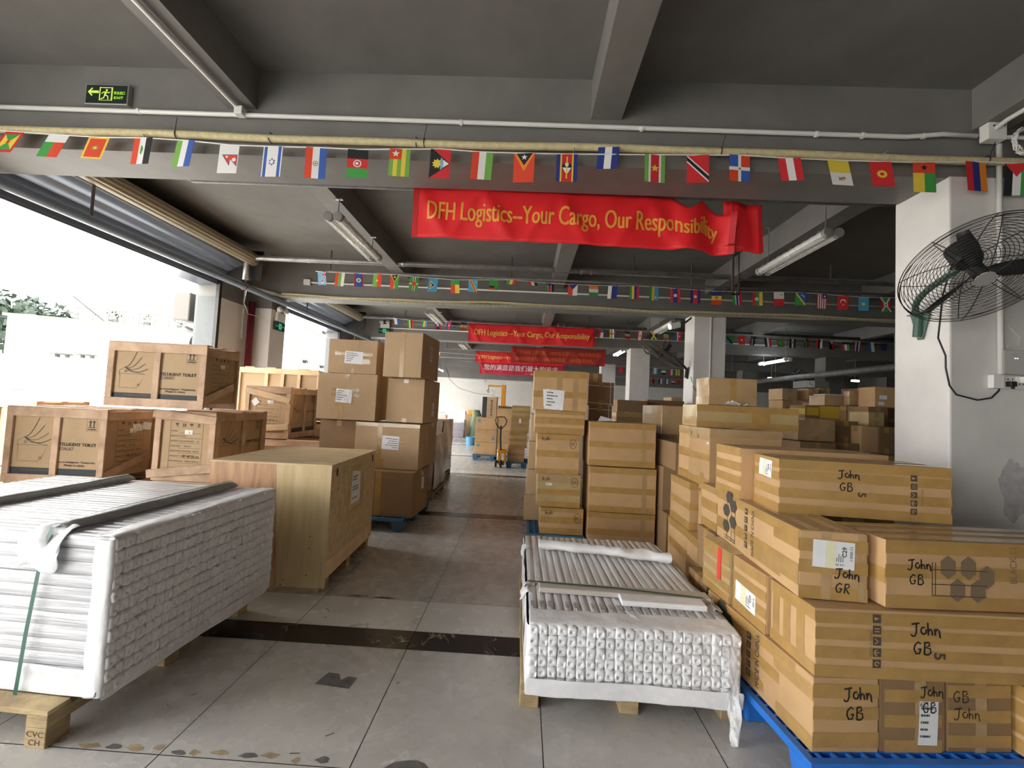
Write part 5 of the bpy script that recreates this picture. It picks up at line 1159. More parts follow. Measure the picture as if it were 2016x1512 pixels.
def flag(label, design, x, y, z, w, h, ang, shear, group):
    mats = []; mb = MB()
    lv = [0]
    base = None
    for li, (c_, p) in enumerate(design):
        if FCOL[c_] not in mats: mats.append(FCOL[c_])
        mi = mats.index(FCOL[c_])
        full_row = li
        for sgn in (-1, 1):
            off = sgn*(.0003+.00035*li)
            P_ = [((u-.5)*w+shear*v, off-.02*(v-.5)*0, -h*v) for u, v in p]
            mb.poly(P_ if sgn > 0 else P_[::-1], mi)
    o = mb.build('bunting_flag', mats, loc=(x, y, z), rz=0)
    r = random.Random(label)
    o.rotation_euler = (r.uniform(-.06, .10), 0, radians(ang))
    tag(o, label, 'flag', group); return o
r = random.Random(12)
for (d_, des), (x, z, h, sh) in zip(ROW1, ROW1P):
    flag(d_+' on the first bunting row', des, x, 2.955, z, .146, h, r.uniform(-8, 8), -sh*.004, 'flags of the first bunting row')
for (d_, des, h), (x, z) in zip(ROW2, ROW2X):
    flag(d_+' on the second bunting row', des, x, 6.6, z, .142, h, r.uniform(-12, 12), r.uniform(-.02, .02), 'flags of the second bunting row')
for (d_, des), (x, z, h) in zip(ROW3, ROW3X):
    flag(d_+' on the third bunting row', des, x, 11.1, z, .150, h, r.uniform(-25, 25), r.uniform(-.03, .03), 'flags of the third bunting row')
for i, (x, z, des, nm) in enumerate(((4.65, 3.08, V('LWL'), 'pale blue and white'), (4.95, 3.07, Hs('GWK'), 'dark green'), (5.2, 3.06, V('RW'), 'red and white'), (5.45, 3.06, V('YgY'), 'yellow and green'), (3.43, 3.08, FULL('R'), 'plain red'), (-3.2, 3.3, Hs('YR'), 'yellow and red'))):
    flag(f'tiny {nm} flag on the far fourth bunting row', des, x, 15.55, z, .15, .21, 0, 0, 'flags of the far rows')
for i, (x, des, nm) in enumerate(((5.97, V('RK'), 'red and black'), (6.32, V('KW'), 'black and white'), (6.6, V('bW'), 'blue and white'), (6.91, Hs('RWB'), 'striped red'), (7.17, FULL('R'), 'plain red'))):
    flag(f'tiny {nm} flag on the farthest bunting row', des, x, 20.3, 3.07, .15, .22, 0, 0, 'flags of the far rows')
def string(label, y, pts, hang=()):
    o = run('bunting_string', label, 'string', [(x, y, z) for x, z in pts], .0045, WHITEP, 6); vclip(o, [(x, y, z) for x, z in hang], 3.91-hang[0][1] if hang else 0, DARKM, 'tie_wire', .003)
string('white string of the first bunting row', 2.957, [(-4.2, 3.335)]+[(p[0], p[1]+.002) for p in ROW1P if p[2] != .15]+[(3.8, 3.32)])
string('white string of the second bunting row', 6.602, [(-3.36, 3.45)]+[(p[0], p[1]+.002) for p in ROW2X]+[(5.8, 3.41), (9, 3.4)])
string('white string of the third bunting row', 11.102, [(-3.7, 3.63)]+[(p[0], p[1]+.002) for p in ROW3X]+[(9.5, 3.52)])
string('white string of the far fourth bunting row', 15.55, [(-4, 3.302), (-3.2, 3.302), (3.43, 3.082), (4.65, 3.082), (4.95, 3.072), (5.2, 3.062), (6.5, 3.06)], [(-3.4, 3.30), (3.9, 3.08), (6.3, 3.06)])
string('white string of the farthest bunting row', 20.3, [(3.5, 3.072), (9.5, 3.072)], [(4.2, 3.07), (8.2, 3.07)])

# ------------------------------------------------------------------ banners
def banner(name_label, x0, x1, zt, zb, y, texts, seed, amp=.03, hooks=(), sag=.02, drop=None, slope=0.0, pin=None, cloth=BANNER):
    """cloth banner; texts = [(string, a, b, cap height, width, material)] in metres from its lower-left corner"""
    t = empty('cloth_banner', name_label, 'banner', (x0, y, zb), 0, None)
    W, H = x1-x0, zt-zb; r = random.Random(seed)
    ph = [r.uniform(0, 6) for _ in range(6)]
    hk = [h*W for h in hooks] or [0, W]
    def fn(a, b, off=0.0):
        u, v = a/W, b/H
        near = min(abs(a-q) for q in hk)
        top = min(1.0, near/(W*.12))
        dz = -sag*top*(v**2)                                         # top edge droops between the ties
        dy = amp*(.5*sin(7*u+ph[0]+1.2*v)+.3*sin(17*u+ph[1]-2*v)+.25*sin(31*u+ph[2]+2.5*v)*(1-.4*v))
        q = min(hk, key=lambda h: abs(a-h))
        d = abs(a-q)/(H*1.1)
        dy += -.022*math.exp(-((d-.55*(1-v))**2)/.012)*(1-abs(v-.5))
        xx = a; zz = b+dz+slope*u
        if drop: xx, zz, ey = drop(a, b, xx, zz, W, H); dy += ey
        return (xx, dy-off, zz)
    nu, nv = int(W/.035), 14
    mb = MB(); vs = [fn(W*i/nu, H*j/nv) for j in range(nv+1) for i in range(nu+1)]
    mb.add(vs, [(j*(nu+1)+i, j*(nu+1)+i+1, (j+1)*(nu+1)+i+1, (j+1)*(nu+1)+i) for j in range(nv) for i in range(nu)])
    o = mb.build('cloth', cloth, t, smooth=True); s_ = o.modifiers.new('solid', 'SOLIDIFY'); s_.thickness = .0015; s_.offset = 0
    for e in (0, W):
        mb = MB(); d0, d1 = (0, .045) if e == 0 else (W-.045, W)
        vs = [fn(d0+(d1-d0)*i/2, H*j/nv, .003) for j in range(nv+1) for i in range(3)]
        mb.add(vs, [(j*3+i, j*3+i+1, (j+1)*3+i+1, (j+1)*3+i) for j in range(nv) for i in range(2)]); mb.build('hem', mat('red_hem_cloth', (.52, .008, .014), .6), t, smooth=True)
    for s, a, b, size, width, m in texts:
        mb = MB(); vs, fs, TW = txt(s); kx = width/TW; k = size/.69
        # cut long triangles so that the letters follow the folds
        me = D.meshes.new('l'); me.from_pydata([(x*kx+a, y_*k+b, 0) for x, y_ in vs], [], fs)
        bm = bmesh.new(); bm.from_mesh(me)
        n = int(W/.03)
        for i in range(int(a/.03), int((a+width)/.03)+2):
            bmesh.ops.bisect_plane(bm, geom=bm.verts[:]+bm.edges[:]+bm.faces[:], plane_co=(i*.03, 0, 0), plane_no=(1, 0, 0))
        for i in range(1, nv):
            bmesh.ops.bisect_plane(bm, geom=bm.verts[:]+bm.edges[:]+bm.faces[:], plane_co=(0, H*i/nv, 0), plane_no=(0, 1, 0))
        for off in (.0045,):
            P_ = [fn(v.co.x, v.co.y, off) for v in bm.verts]; idx = {v: i for i, v in enumerate(bm.verts)}
            mb.add(P_, [tuple(idx[v] for v in f.verts) for f in bm.faces]); mb.add([(p[0]+.006*H/.44, p[1], p[2]) for p in P_], [tuple(idx[v] for v in f.verts) for f in bm.faces])
        bm.free(); D.meshes.remove(me)
        mb.build('lettering', m, o)
    for h in hk:
        mb = MB(); p = fn(min(max(h, .01), W-.01), H-.005); mb.tube((p[0], p[1], p[2]-.005), (p[0], p[1]+.01, p[2]+.08), .003, 5); mb.build('wire_tie', BLACKP, t)
    return t
T_ = 'DFH Logistics\u2014\u2014Your Cargo, Our Responsibility'
def drop1(a, b, x, z, W, H):
    u = a/W; ey = 0
    if u > .885:                                                        # free end slumped and folded back
        k = (u-.885)/.115; v = b/H
        z -= .115*k*(.35+.65*v)+.05*sin(pi*k)*v; x -= .055*k; ey = .07*sin(pi*k)*(1-v*.3)-.03*k
        if v < .25: z += .03*k
    elif u > .80:
        k = (u-.80)/.085; v = b/H; ey = -.05*sin(pi*k)*(1-.5*v); z -= .075*sin(pi*k)*v
    return x, z, ey
T_A = 'DFH Logistics--Your Cargo, Our Responsibility'
banner('big red banner with gold English lettering on the first cross beam, one end slumped', -1.0, 1.70, 3.300, 2.86, 3.50, [(T_A, .125, .155, .155, 2.42, BTEXT)], 3, .020, hooks=(.012, .21, .445, .72, .99), sag=.012, drop=drop1, slope=-.035)
b = MB(); n = 10
t = empty('cloth_banner', 'bare red banner end hanging behind the slumped lettered banner', 'banner', (1.60, 3.585, 2.86))
vs = []
for j in range(9):
    for i in range(n+1):
        u, v = i/n, j/8; vs.append((.30*u+.02*(1-v)*u, .015*sin(9*u+2*v), .02+.385*v-.02*u*(1-v)+.03*(1-u)*v))
b.add(vs, [(j*(n+1)+i, j*(n+1)+i+1, (j+1)*(n+1)+i+1, (j+1)*(n+1)+i) for j in range(8) for i in range(n)]); o = b.build('cloth', BANNER, t, smooth=True); o.modifiers.new('solid', 'SOLIDIFY').thickness = .0015
b = MB(); b.tube((.29, .0, .40), (.29, -.02, .50), .003, 5); b.build('wire_tie', STEEL, t)
b = MB(); b.poly([(.27, -.012, .41), (.30, -.012, .405), (.325, -.014, .0), (.29, -.014, .01)]); b.build('hem', MATS['red_hem_cloth'], t)
T_B = 'DFH Logistics\u2014Your Cargo, Our Responsibility'
banner('second red banner with yellow English lettering, darker patches showing through', -1.51, 1.74, 3.575, 3.085, 11.03, [(T_B, .16, .19, .15, 2.95, BTEXTY)], 5, .02, hooks=(.0, .35, .67, 1), sag=.02)
banner('faded red banner with two rows of orange Chinese lettering above the aisle column', -.47, 2.47, 3.36, 2.85, 13.5, [('三个100%工作制度：100%实名登记；100%开箱验视；', .15, .29, .10, 2.65, BTEXTO), ('100%过机安检；100%视频覆盖；100%数据对接。', .15, .08, .10, 2.45, BTEXTO)], 6, .02, hooks=(0, .33, .66, 1), sag=.012, cloth=mat('faded_red_cloth', (.36, .022, .016), .6))
banner('half-hidden red banner with yellow English lettering behind the faded one', -1.82, 1.4, 3.41, 3.0, 15.6, [(T_B, .12, .15, .13, 2.95, BTEXTY)], 7, .02, hooks=(0, .33, .66, 1), sag=.012)
banner('farthest crimson banner with white Chinese lettering', -2.09, 1.75, 3.41, 2.88, 19.8, [('您的满意是我们最大的追求', .18, .22, .20, 3.4, BTEXTW), ('\u2014\u2014东方汇物流', 2.05, .05, .08, .95, BTEXTW)], 8, .02, hooks=(0, .33, .66, 1), sag=.012, cloth=mat('crimson_cloth', (.58, .02, .06), .6))
o = run('water_pipe', 'thin dark pipe holding the faded Chinese banner', 'pipe', [(-3, 13.55, 3.44), (9, 13.55, 3.44)], .012, PIPEG); vclip(o, [(-2.9, 13.55, 3.44), (2.6, 13.55, 3.44)], .5, PIPEG)
o = run('water_pipe', 'thin dark pipe holding the half-hidden far banner', 'pipe', [(-3, 15.62, 3.45), (9, 15.62, 3.45)], .016, PIPEG); vclip(o, [(-2.9, 15.62, 3.45), (2.6, 15.62, 3.45)], .45, PIPEG)
o = run('water_pipe', 'thin dark pipe holding the farthest banner', 'pipe', [(-3, 19.85, 3.44), (9, 19.85, 3.44)], .016, PIPEG); vclip(o, [(-2.9, 19.85, 3.44), (2.6, 19.85, 3.44)], .46, PIPEG)

# ------------------------------------------------------------------ wall fans
def fan(label, c, n, R, mount, roll=0.0, cage=DARKM, arm=GREENM, cord=None, rings=19):
    t = empty('wall_fan', label, 'fan', c)
    n = Vector(n).normalized(); up = Vector((0, 0, 1)); a = n.cross(up).normalized(); b_ = a.cross(n).normalized()
    def Q(u, v, d): return a*u+b_*v+n*d
    mb = MB()
    for side, hgt in ((1, .06), (-1, .09)):
        for i in range(rings):
            f = .12+.88*i/(rings-1); rr = R*f; d = side*(hgt*(1-f**2.6)+.012)
            mb.path([Q(rr*cos(q), rr*sin(q), d) for q in [2*pi*k/48 for k in range(48)]], .0017 if i < rings-1 else .0032, 4, closed=True)
    mb.build('guard_grille', cage, t, smooth=True)
    mb = MB()
    for side, hgt in ((1, .06), (-1, .09)):
        for k in range(8):
            q = 2*pi*k/8+roll; pts = []
            for i in range(9):
                f = .1+.9*i/8; pts.append(Q(R*f*cos(q), R*f*sin(q), side*(hgt*(1-f**2.6)+.016)))
            mb.path(pts, .0026, 5)
    mb.build('guard_spoke', cage, t, smooth=True)
    mb = MB(); mb.path([Q(0, 0, .070), Q(0, 0, .078)], R*.12, 20); mb.path([Q(R*.125*cos(q), R*.125*sin(q), .075) for q in [2*pi*k/20 for k in range(20)]], .004, 5, closed=True); mb.build('badge_plate', GREYP if cage is DARKM else cage, t)
    for k in range(3):
        q = 2*pi*k/3+roll+.35; mb = MB(); m_ = 8; vs = []
        for i in range(m_+1):
            f = i/m_; rr = R*(.08+.82*f); wd = R*(.12+.13*sin(pi*min(1, f*1.15)*.8))*(1-.25*f**4); tw = .75-.45*f
            for s_ in (-1, 1):
                off = s_*wd/2
                u = rr*cos(q)-off*cos(tw)*sin(q); v = rr*sin(q)+off*cos(tw)*cos(q); vs.append(Q(u, v, off*sin(tw)-.0))
        mb.add(vs, [(2*i, 2*i+1, 2*i+3, 2*i+2) for i in range(m_)]); o = mb.build('blade', BLACKP, t, smooth=True); s_ = o.modifiers.new('solid', 'SOLIDIFY'); s_.thickness = .004
    mb = MB(); mb.path([Q(0, 0, .05), Q(0, 0, .035), Q(0, 0, -.03)], [R*.04, R*.11, R*.11], 18); mb.build('blade_hub', BLACKP, t, smooth=False)
    mb = MB(); mb.path([Q(0, 0, -.10), Q(0, 0, -.12), Q(0, 0, -.24), Q(0, 0, -.27)], [R*.16, R*.20, R*.19, R*.10], 20); mb.build('motor_housing', BLACKP, t, smooth=False)
    m0 = Vector(mount)-Vector(c); e = Q(0, 0, -.20); lo = e+Vector((-.02, 0, -.10))
    mid = lo.lerp(m0, .5)+Vector((-.02, -.0, .06)); mid2 = m0+Vector((-.10, 0, .10))
    mb = MB(); mb.path([e, e+Vector((0, 0, -.06)), lo], .022, 10); mb.build('neck_joint', arm, t, smooth=True)
    pts = []
    P0, P1, P2, P3 = lo, lo.lerp(m0, .25)+Vector((-.01, 0, .03)), m0+Vector((-.13, .0, .16)), m0+Vector((-.02, 0, .03))
    for i in range(11):
        s_ = i/10; pts.append(P0*(1-s_)**3+P1*3*s_*(1-s_)**2+P2*3*s_*s_*(1-s_)+P3*s_**3)
    mb = MB(); mb.path(pts, .021, 12); mb.build('arm', arm, t, smooth=True)
    mb = MB(); tri = [(-.085, .07), (.085, .07), (.02, -.14), (-.02, -.14)]
    mb.prism(tri, lambda p, q, s_: (m0.x+s_, m0.y-p, m0.z+q), -.014, -.001); mb.path([(m0.x-.02, m0.y, m0.z+.06), (m0.x-.035, m0.y, m0.z-.12)], .026, 10); br = mb.build('wall_plate', arm, t, bevel=.003)
    for p, q in ((-.065, .05), (.065, .05), (0, -.12)):
        mb = MB(); mb.path([(m0.x-.014, m0.y-p, m0.z+q), (m0.x-.05, m0.y-p, m0.z+q)], .005, 6); mb.build('bolt', STEEL, br)
    if cord:
        mb = MB(); mb.path([Vector(p)-Vector(c) for p in cord], .0055, 8); mb.build('power_cord', BLACKP, t, smooth=True)
    return t
fan('black caged wall fan on a green arm at the first column', (2.608, 2.55, 2.410), (-.129, -.624, -.771), .363, (2.905, 3.24, 2.27), roll=.55,
    cord=[(2.66, 2.75, 2.55), (2.70, 2.86, 2.36), (2.80, 3.0, 2.1), (2.85, 3.0, 1.98), (2.86, 3.01, 1.90), (2.89, 3.015, 1.78), (2.94, 3.02, 1.72), (3.08, 3.02, 1.69), (3.17, 3.018, 1.71), (3.215, 3.015, 1.76), (3.225, 3.01, 1.82)])
fan('dark caged wall fan on the aisle side of the second column, tilted down', (2.36, 7.62, 2.52), (-.52, .25, -.82), .42, (2.905, 7.78, 2.26), roll=.2, cage=mat('brown_wire', (.09, .065, .045), .6), arm=DARKM,
    cord=[(2.89, 7.6, 2.15), (2.93, 7.55, 1.95), (3.05, 7.54, 1.80), (3.2, 7.54, 1.75)], rings=14)
fan('black wall fan deep in the dark hall, seen past the shiny top carton', (7.45, 12.2, 2.65), (-.6, -.3, -.7), .45, (8.24, 12.3, 2.45), cage=DARKM, arm=DARKM, rings=12)
b = MB(); b.path([(.12*cos(q), .02*sin(3*q), .13*sin(q)) for q in [2*pi*k/24 for k in range(24)]], .022, 8, closed=True); o = b.build('cable_coil', mat('grey_cable', (.14, .13, .12), .6), loc=(2.72, 9.6, 2.92), smooth=True); tag(o, 'coil of grey cable hanging above the second column fan', 'cable')
run('cable', 'cable holding the grey coil up to the ceiling beam', 'cable', [(2.72, 9.6, 3.03), (2.72, 9.6, 3.9)], .004, DARKM, 6)

# sockets and router on the first column
t = empty('socket_strip', 'white socket strip on the first column, fan plugged in', 'socket', (3.16, 3.03, 1.775))
for X, w_, nm in ((0, .075, 'switch_box'), (.078, .085, 'socket'), (.165, .085, 'socket')):
    b = MB(); b.box(X, -.035 if nm == 'switch_box' else -.018, 0, X+w_, .004, .09); s_ = b.build(nm, WHITEP, t, bevel=.004)
    if nm == 'socket':
        b = MB()
        for px, pz in ((.02, .03), (.045, .03), (.032, .06), (.062, .03), (.062, .06)): b.box(X+px, -.0195, pz, X+px+.005, -.018, pz+.012)
        b.build('socket_hole_print', BLACKP, s_)
b = MB(); b.box(.095, -.055, .015, .135, -.0195, .05); b.path([(.115, -.045, .02), (.11, -.05, -.0)], .010, 8); b.build('black_plug', BLACKP, t, bevel=.005)
b = MB(); b.box(.185, -.05, .04, .245, -.0195, .085); b.build('white_adapter', WHITEP, t, bevel=.004)
t = empty('router_box', 'white router box above the socket strip', 'router', (3.225, 3.03, 1.875))
b = MB(); b.box(0, -.035, 0, .155, .004, .165); b.build('case', mat('off_white_plastic', (.50, .48, .445), .5), t, bevel=.008)
b = MB(); b.box(.075, -.0358, .105, .083, -.035, .109); b.box(.09, -.0358, .105, .098, -.035, .109); b.build('status_light', mat('blue_led', (.3, .5, 1), .3, emit=(.4, .6, 1), estr=4), t)
b = MB(); put_text(b, lambda a_, c_: (.06+a_, -.0358, .125+c_), 'FTTH', 0, 0, .009); b.build('lettering', PRINT, t)
b = MB(); b.path([(.02+.03*cos(q), -.02, .19+.012*sin(q)) for q in [2*pi*k/16 for k in range(16)]], .003, 5, closed=True); b.path([(.02, -.02, .19), (.13, -.01, .20), (.15, .0, .26), (.06, .008, .36), (.01, .010, .42)], .0025, 5); b.build('fibre_cable', WHITEP, t, smooth=True)
# patch of bare plaster
r = random.Random(8); pts = [(.43+.10*cos(q)*(1+.16*sin(5*q)+.06*r.uniform(-1, 1)), .55+.20*sin(q)*(1+.14*sin(3*q+1)+.06*r.uniform(-1, 1))) for q in [2*pi*k/40 for k in range(40)]]
b = MB(); b.poly([(2.91+x, 3.034, .55+z) for x, z in pts]); b.build('wall_patch', PLASTER, kind='structure')

# ------------------------------------------------------------------ stock in the dark side bay
G2 = 'cartons stacked in the dark side bay'
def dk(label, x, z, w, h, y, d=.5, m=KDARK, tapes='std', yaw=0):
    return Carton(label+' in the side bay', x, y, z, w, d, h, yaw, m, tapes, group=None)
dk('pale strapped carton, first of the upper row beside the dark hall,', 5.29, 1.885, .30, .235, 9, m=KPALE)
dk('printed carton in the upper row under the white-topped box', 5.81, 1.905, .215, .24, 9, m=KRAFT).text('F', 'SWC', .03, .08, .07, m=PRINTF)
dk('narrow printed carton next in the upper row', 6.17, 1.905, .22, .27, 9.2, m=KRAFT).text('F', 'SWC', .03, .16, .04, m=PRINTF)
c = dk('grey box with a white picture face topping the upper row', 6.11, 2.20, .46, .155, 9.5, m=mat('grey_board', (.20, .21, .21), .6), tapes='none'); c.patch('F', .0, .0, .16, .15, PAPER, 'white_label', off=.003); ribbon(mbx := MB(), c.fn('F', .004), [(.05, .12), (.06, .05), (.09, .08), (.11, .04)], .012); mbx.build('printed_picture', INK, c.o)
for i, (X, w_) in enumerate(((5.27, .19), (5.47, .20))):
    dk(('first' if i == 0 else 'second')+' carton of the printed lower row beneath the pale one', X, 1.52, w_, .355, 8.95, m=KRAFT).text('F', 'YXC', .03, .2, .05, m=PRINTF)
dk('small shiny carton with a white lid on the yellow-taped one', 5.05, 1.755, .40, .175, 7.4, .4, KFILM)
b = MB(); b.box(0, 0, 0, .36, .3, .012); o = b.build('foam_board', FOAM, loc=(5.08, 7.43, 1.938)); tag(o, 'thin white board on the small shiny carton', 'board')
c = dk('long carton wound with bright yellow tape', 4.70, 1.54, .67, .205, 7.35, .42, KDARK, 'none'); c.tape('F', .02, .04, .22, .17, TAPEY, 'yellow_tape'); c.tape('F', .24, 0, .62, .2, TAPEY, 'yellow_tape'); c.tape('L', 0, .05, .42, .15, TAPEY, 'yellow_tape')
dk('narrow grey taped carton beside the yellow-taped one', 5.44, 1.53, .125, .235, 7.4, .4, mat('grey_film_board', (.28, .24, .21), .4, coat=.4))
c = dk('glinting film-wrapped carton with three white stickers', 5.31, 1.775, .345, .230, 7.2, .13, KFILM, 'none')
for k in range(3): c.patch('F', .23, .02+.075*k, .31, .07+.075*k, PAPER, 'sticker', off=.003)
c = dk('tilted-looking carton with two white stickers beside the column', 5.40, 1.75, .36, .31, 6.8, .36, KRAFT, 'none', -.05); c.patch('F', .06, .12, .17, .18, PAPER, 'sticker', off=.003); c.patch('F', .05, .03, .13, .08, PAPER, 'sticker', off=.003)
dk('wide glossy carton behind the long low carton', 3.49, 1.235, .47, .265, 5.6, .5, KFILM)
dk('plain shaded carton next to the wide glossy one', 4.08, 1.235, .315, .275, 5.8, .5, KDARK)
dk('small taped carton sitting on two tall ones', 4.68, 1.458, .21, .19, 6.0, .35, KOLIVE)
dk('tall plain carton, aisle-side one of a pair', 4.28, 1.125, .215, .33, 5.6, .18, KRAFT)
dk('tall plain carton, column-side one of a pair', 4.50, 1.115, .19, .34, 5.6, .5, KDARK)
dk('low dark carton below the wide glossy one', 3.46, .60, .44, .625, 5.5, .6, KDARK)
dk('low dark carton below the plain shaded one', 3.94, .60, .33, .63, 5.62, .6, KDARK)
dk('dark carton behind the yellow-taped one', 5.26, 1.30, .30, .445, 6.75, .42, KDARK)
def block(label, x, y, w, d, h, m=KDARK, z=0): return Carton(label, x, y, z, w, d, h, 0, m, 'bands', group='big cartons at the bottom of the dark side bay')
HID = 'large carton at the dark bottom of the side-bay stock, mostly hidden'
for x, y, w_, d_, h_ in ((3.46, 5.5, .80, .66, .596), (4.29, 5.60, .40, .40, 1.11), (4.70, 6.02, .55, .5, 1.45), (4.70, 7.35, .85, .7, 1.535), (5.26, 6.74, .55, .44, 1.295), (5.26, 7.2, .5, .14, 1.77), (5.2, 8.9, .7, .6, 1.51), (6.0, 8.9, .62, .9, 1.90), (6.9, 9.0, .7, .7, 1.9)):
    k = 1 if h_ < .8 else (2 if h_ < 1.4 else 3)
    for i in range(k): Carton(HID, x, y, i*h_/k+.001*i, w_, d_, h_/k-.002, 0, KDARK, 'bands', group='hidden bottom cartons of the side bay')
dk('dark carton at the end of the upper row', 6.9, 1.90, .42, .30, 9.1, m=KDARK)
# low stock between the columns
for (x, z, w_, h_, y, nm, m_) in ((1.55, 1.48, .50, .20, 7.2, 'long dark box on the trolley behind the tan trio', KDARK), (2.10, 1.48, .62, .23, 7.4, 'long dark box before the second column', KDARK), (3.04, 1.56, .22, .27, 9.0, 'small pale carton with two white labels far behind the second column', KPALE)):
    c = Carton(nm, x, y, z, w_, .5, h_, 0, m_, 'std')
for x, y, w_, h_ in ((1.52, 7.1, .55, 1.475), (2.10, 7.35, .62, 1.475), (3.0, 8.9, .5, 1.555)):
    for i in range(3): Carton(HID.replace('side-bay stock', 'stock before the second column'), x, y, i*h_/3+.001*i, w_, .55, h_/3-.002, 0, KDARK, 'bands', group='hidden cartons before the second column')

# ------------------------------------------------------------------ far end of the aisle
WRAPB = mat('film_wrapped_goods', (.52, .45, .40), .4, var=.3, vs=6, bump=.4, bs=14, coat=.4)
def wrapped(label, x, y, w, d, h):
    t = empty('wrapped_pallet_load', label, 'pallet load', (x, y, .13), 0)
    for i, (z0, z1) in enumerate(((0, .36), (.36, .70), (.70, h))):
        c = Carton('x', .02, .02, z0, w-.04, d-.04, z1-z0-.004, 0, KPALE, 'none'); del c.o['label']; del c.o['category']; c.o.name = 'carton_layer'; c.o.parent = t
    sheet(t, 'stretch_film', lambda u, v: (w+.006+.012*sin(7*v+9*u)*.6, u*d, .02+v*h), 14, 10, WRAPB, thick=.001, seed=int(y*10), noise=.008)
    sheet(t, 'stretch_film', lambda u, v: (u*w, -.006, .02+v*h), 10, 10, WRAPB, thick=.001, seed=int(y*10)+1, noise=.008)
    timber_pallet('timber pallet under the '+label.split(' on ')[0], x, y, w, d, .125, 0, 'x')
wrapped('film-wrapped load standing behind the carton tower', -2.22, 6.58, .90, 1.0, .84)
wrapped('taller film-wrapped load farther along the shutters', -2.38, 7.95, .92, 1.1, 1.02)
TEALDOT = mat('teal_print', (.10, .28, .32), .7)
plastic_pallet('dusty blue pallet carrying the cartons with teal dots', -1.30, 11.55, 1.05, 1.0, .15, 0, BLUED)
for i in range(3):
    c = Carton(('bottom', 'middle', 'top')[i]+' carton of the teal-dotted trio far down the aisle', -1.264, 11.6, .152+.33*i, .585, .8, .326, 0, KRAFT, 'none')
    mb = MB(); cx = .49 if i == 1 else .1; mb.poly([c.pt('F', a_, b_, .003) for a_, b_ in arc(cx, .1 if i == 1 else .24, .045, 0, 360, 16)]); mb.build('printed_dot', TEALDOT, c.o)
    for X in (.08, .3, .52): c.text('F', '|', X, .02 if i != 1 else .26, .035, m=PRINT, bold=.004)
    c.text('F', 'CHINA', .2, .23 if i != 1 else .07, .02, m=PRINTF)
    c = Carton(('bottom', 'middle', 'top')[i]+' carton in the file beside the teal-dotted trio', -.672, 11.62, .152+.33*i, .40, .8, .326, 0, KRAFT, 'none')
c = Carton('tall strapped carton printed with vertical characters on the teal-dotted pile', -1.11, 11.65, 1.135, .39, .4, .56, 0, KPALE, 'none'); c.patch('F', 0, 0, .12, .56, NAVY, 'printed_band', off=.002)
mb = MB()
for k, ch in enumerate('物流快递专线'): put_text(mb, c.fn('F', .003), ch, .22, .43-.075*k, .045, .055, bold=.002)
mb.build('printed_lettering', PRINT, c.o)
b = MB()
for p in ((( 0, 0, 0), (.03, 0, .20)), ((.03, 0, .20), (.13, 0, .15)), ((.13, 0, .15), (.06, 0, 0)), ((0, .0, .2), (.05, 0, .2))): b.tube(*p, .008, 6)
o = b.build('strapping_tool', STEEL, loc=(-.93, 11.8, 1.70)); tag(o, 'bent metal handle tool standing on the tall strapped carton', 'tool')
c = Carton('flat open carton holding papers beside the tall strapped one', -.705, 11.62, 1.135, .45, .6, .27, 0, KRAFT, 'none')
r = random.Random(6); b = MB()
for k in range(7):
    X = .02+.06*k; b.poly([(X, .02, 0), (X+.07, .02, .0), (X+.06, .12, .04+.03*r.random()), (X, .10, .05+.03*r.random())])
o = b.build('packing_paper', KPALE, loc=(-.70, 11.64, 1.405)); tag(o, 'crumpled brown packing paper on the flat open carton', 'paper')
plastic_pallet('dusty blue pallet under the four stacked cartons by the hand truck', -.36, 10.45, .85, .85, .14, 0, BLUED)
for i, (X, z, w_, h_) in enumerate(((-.33, .142, .40, .345), (-.31, .490, .43, .345), (-.28, .838, .43, .345), (-.27, 1.186, .44, .315))):
    c = Carton(('lowest', 'second', 'third', 'top olive')[i]+' carton of the four stacked by the hand truck', X, 10.5, z, w_, .55, h_, -.02, KOLIVE if i == 3 else KRAFT, 'bands')
    c.text('F', 'LOT NO', .04, h_-.07, .022, m=PRINT)
    if i == 2: c.patch('F', .19, .24, .24, .345, PAPER, 'white_label', off=.004)
t = empty('pallet_truck', 'orange hand pallet truck with a black loop handle', 'pallet truck', (-.50, 10.40, 0))
b = MB(); b.path([(0, 0, .42), (-.02, -.02, .75), (-.02, -.05, 1.0)], .026, 8); b.build('tow_bar', BLACKP, t)
b = MB(); b.path([(-.02, -.04, .90), (-.13, -.05, 1.03), (-.16, -.055, 1.14), (-.10, -.06, 1.21), (.06, -.06, 1.21), (.12, -.055, 1.14), (.09, -.05, 1.03), (-.02, -.04, .90)], .014, 8); b.build('loop_handle', BLACKP, t, smooth=True)
b = MB(); b.box(-.06, .0, .14, .13, .14, .40); b.add([(-.08, -.02, .36), (.16, -.02, .36), (.17, .16, .36), (-.08, .16, .36), (-.06, 0, .44), (.12, 0, .44), (.12, .14, .44), (-.06, .14, .44)], [(3, 2, 1, 0), (4, 5, 6, 7), (0, 1, 5, 4), (1, 2, 6, 5), (2, 3, 7, 6), (3, 0, 4, 7)]); b.build('chassis', ORANGE, t, bevel=.008)
b = MB(); b.poly([(.03, -.002, .18), (.09, -.002, .18), (.09, -.002, .34), (.03, -.002, .34)]); b.build('white_label', PAPER, t)
for s_ in (-.10, .02):
    b = MB(); b.tube((s_-.025, .03, .095), (s_+.025, .03, .095), .092, 18); b.build('wheel', BLACKP, t, bevel=.01)
b = MB(); b.tube((-.05, .02, .1), (-.05, .05, .42), .03, 10); b.build('lift_cylinder', STEEL, t)
for s_ in (.0, .0):
    pass
b = MB(); b.box(-.04, .14, .04, .10, .16, .14); b.build('fork_heel', ORANGE, t)
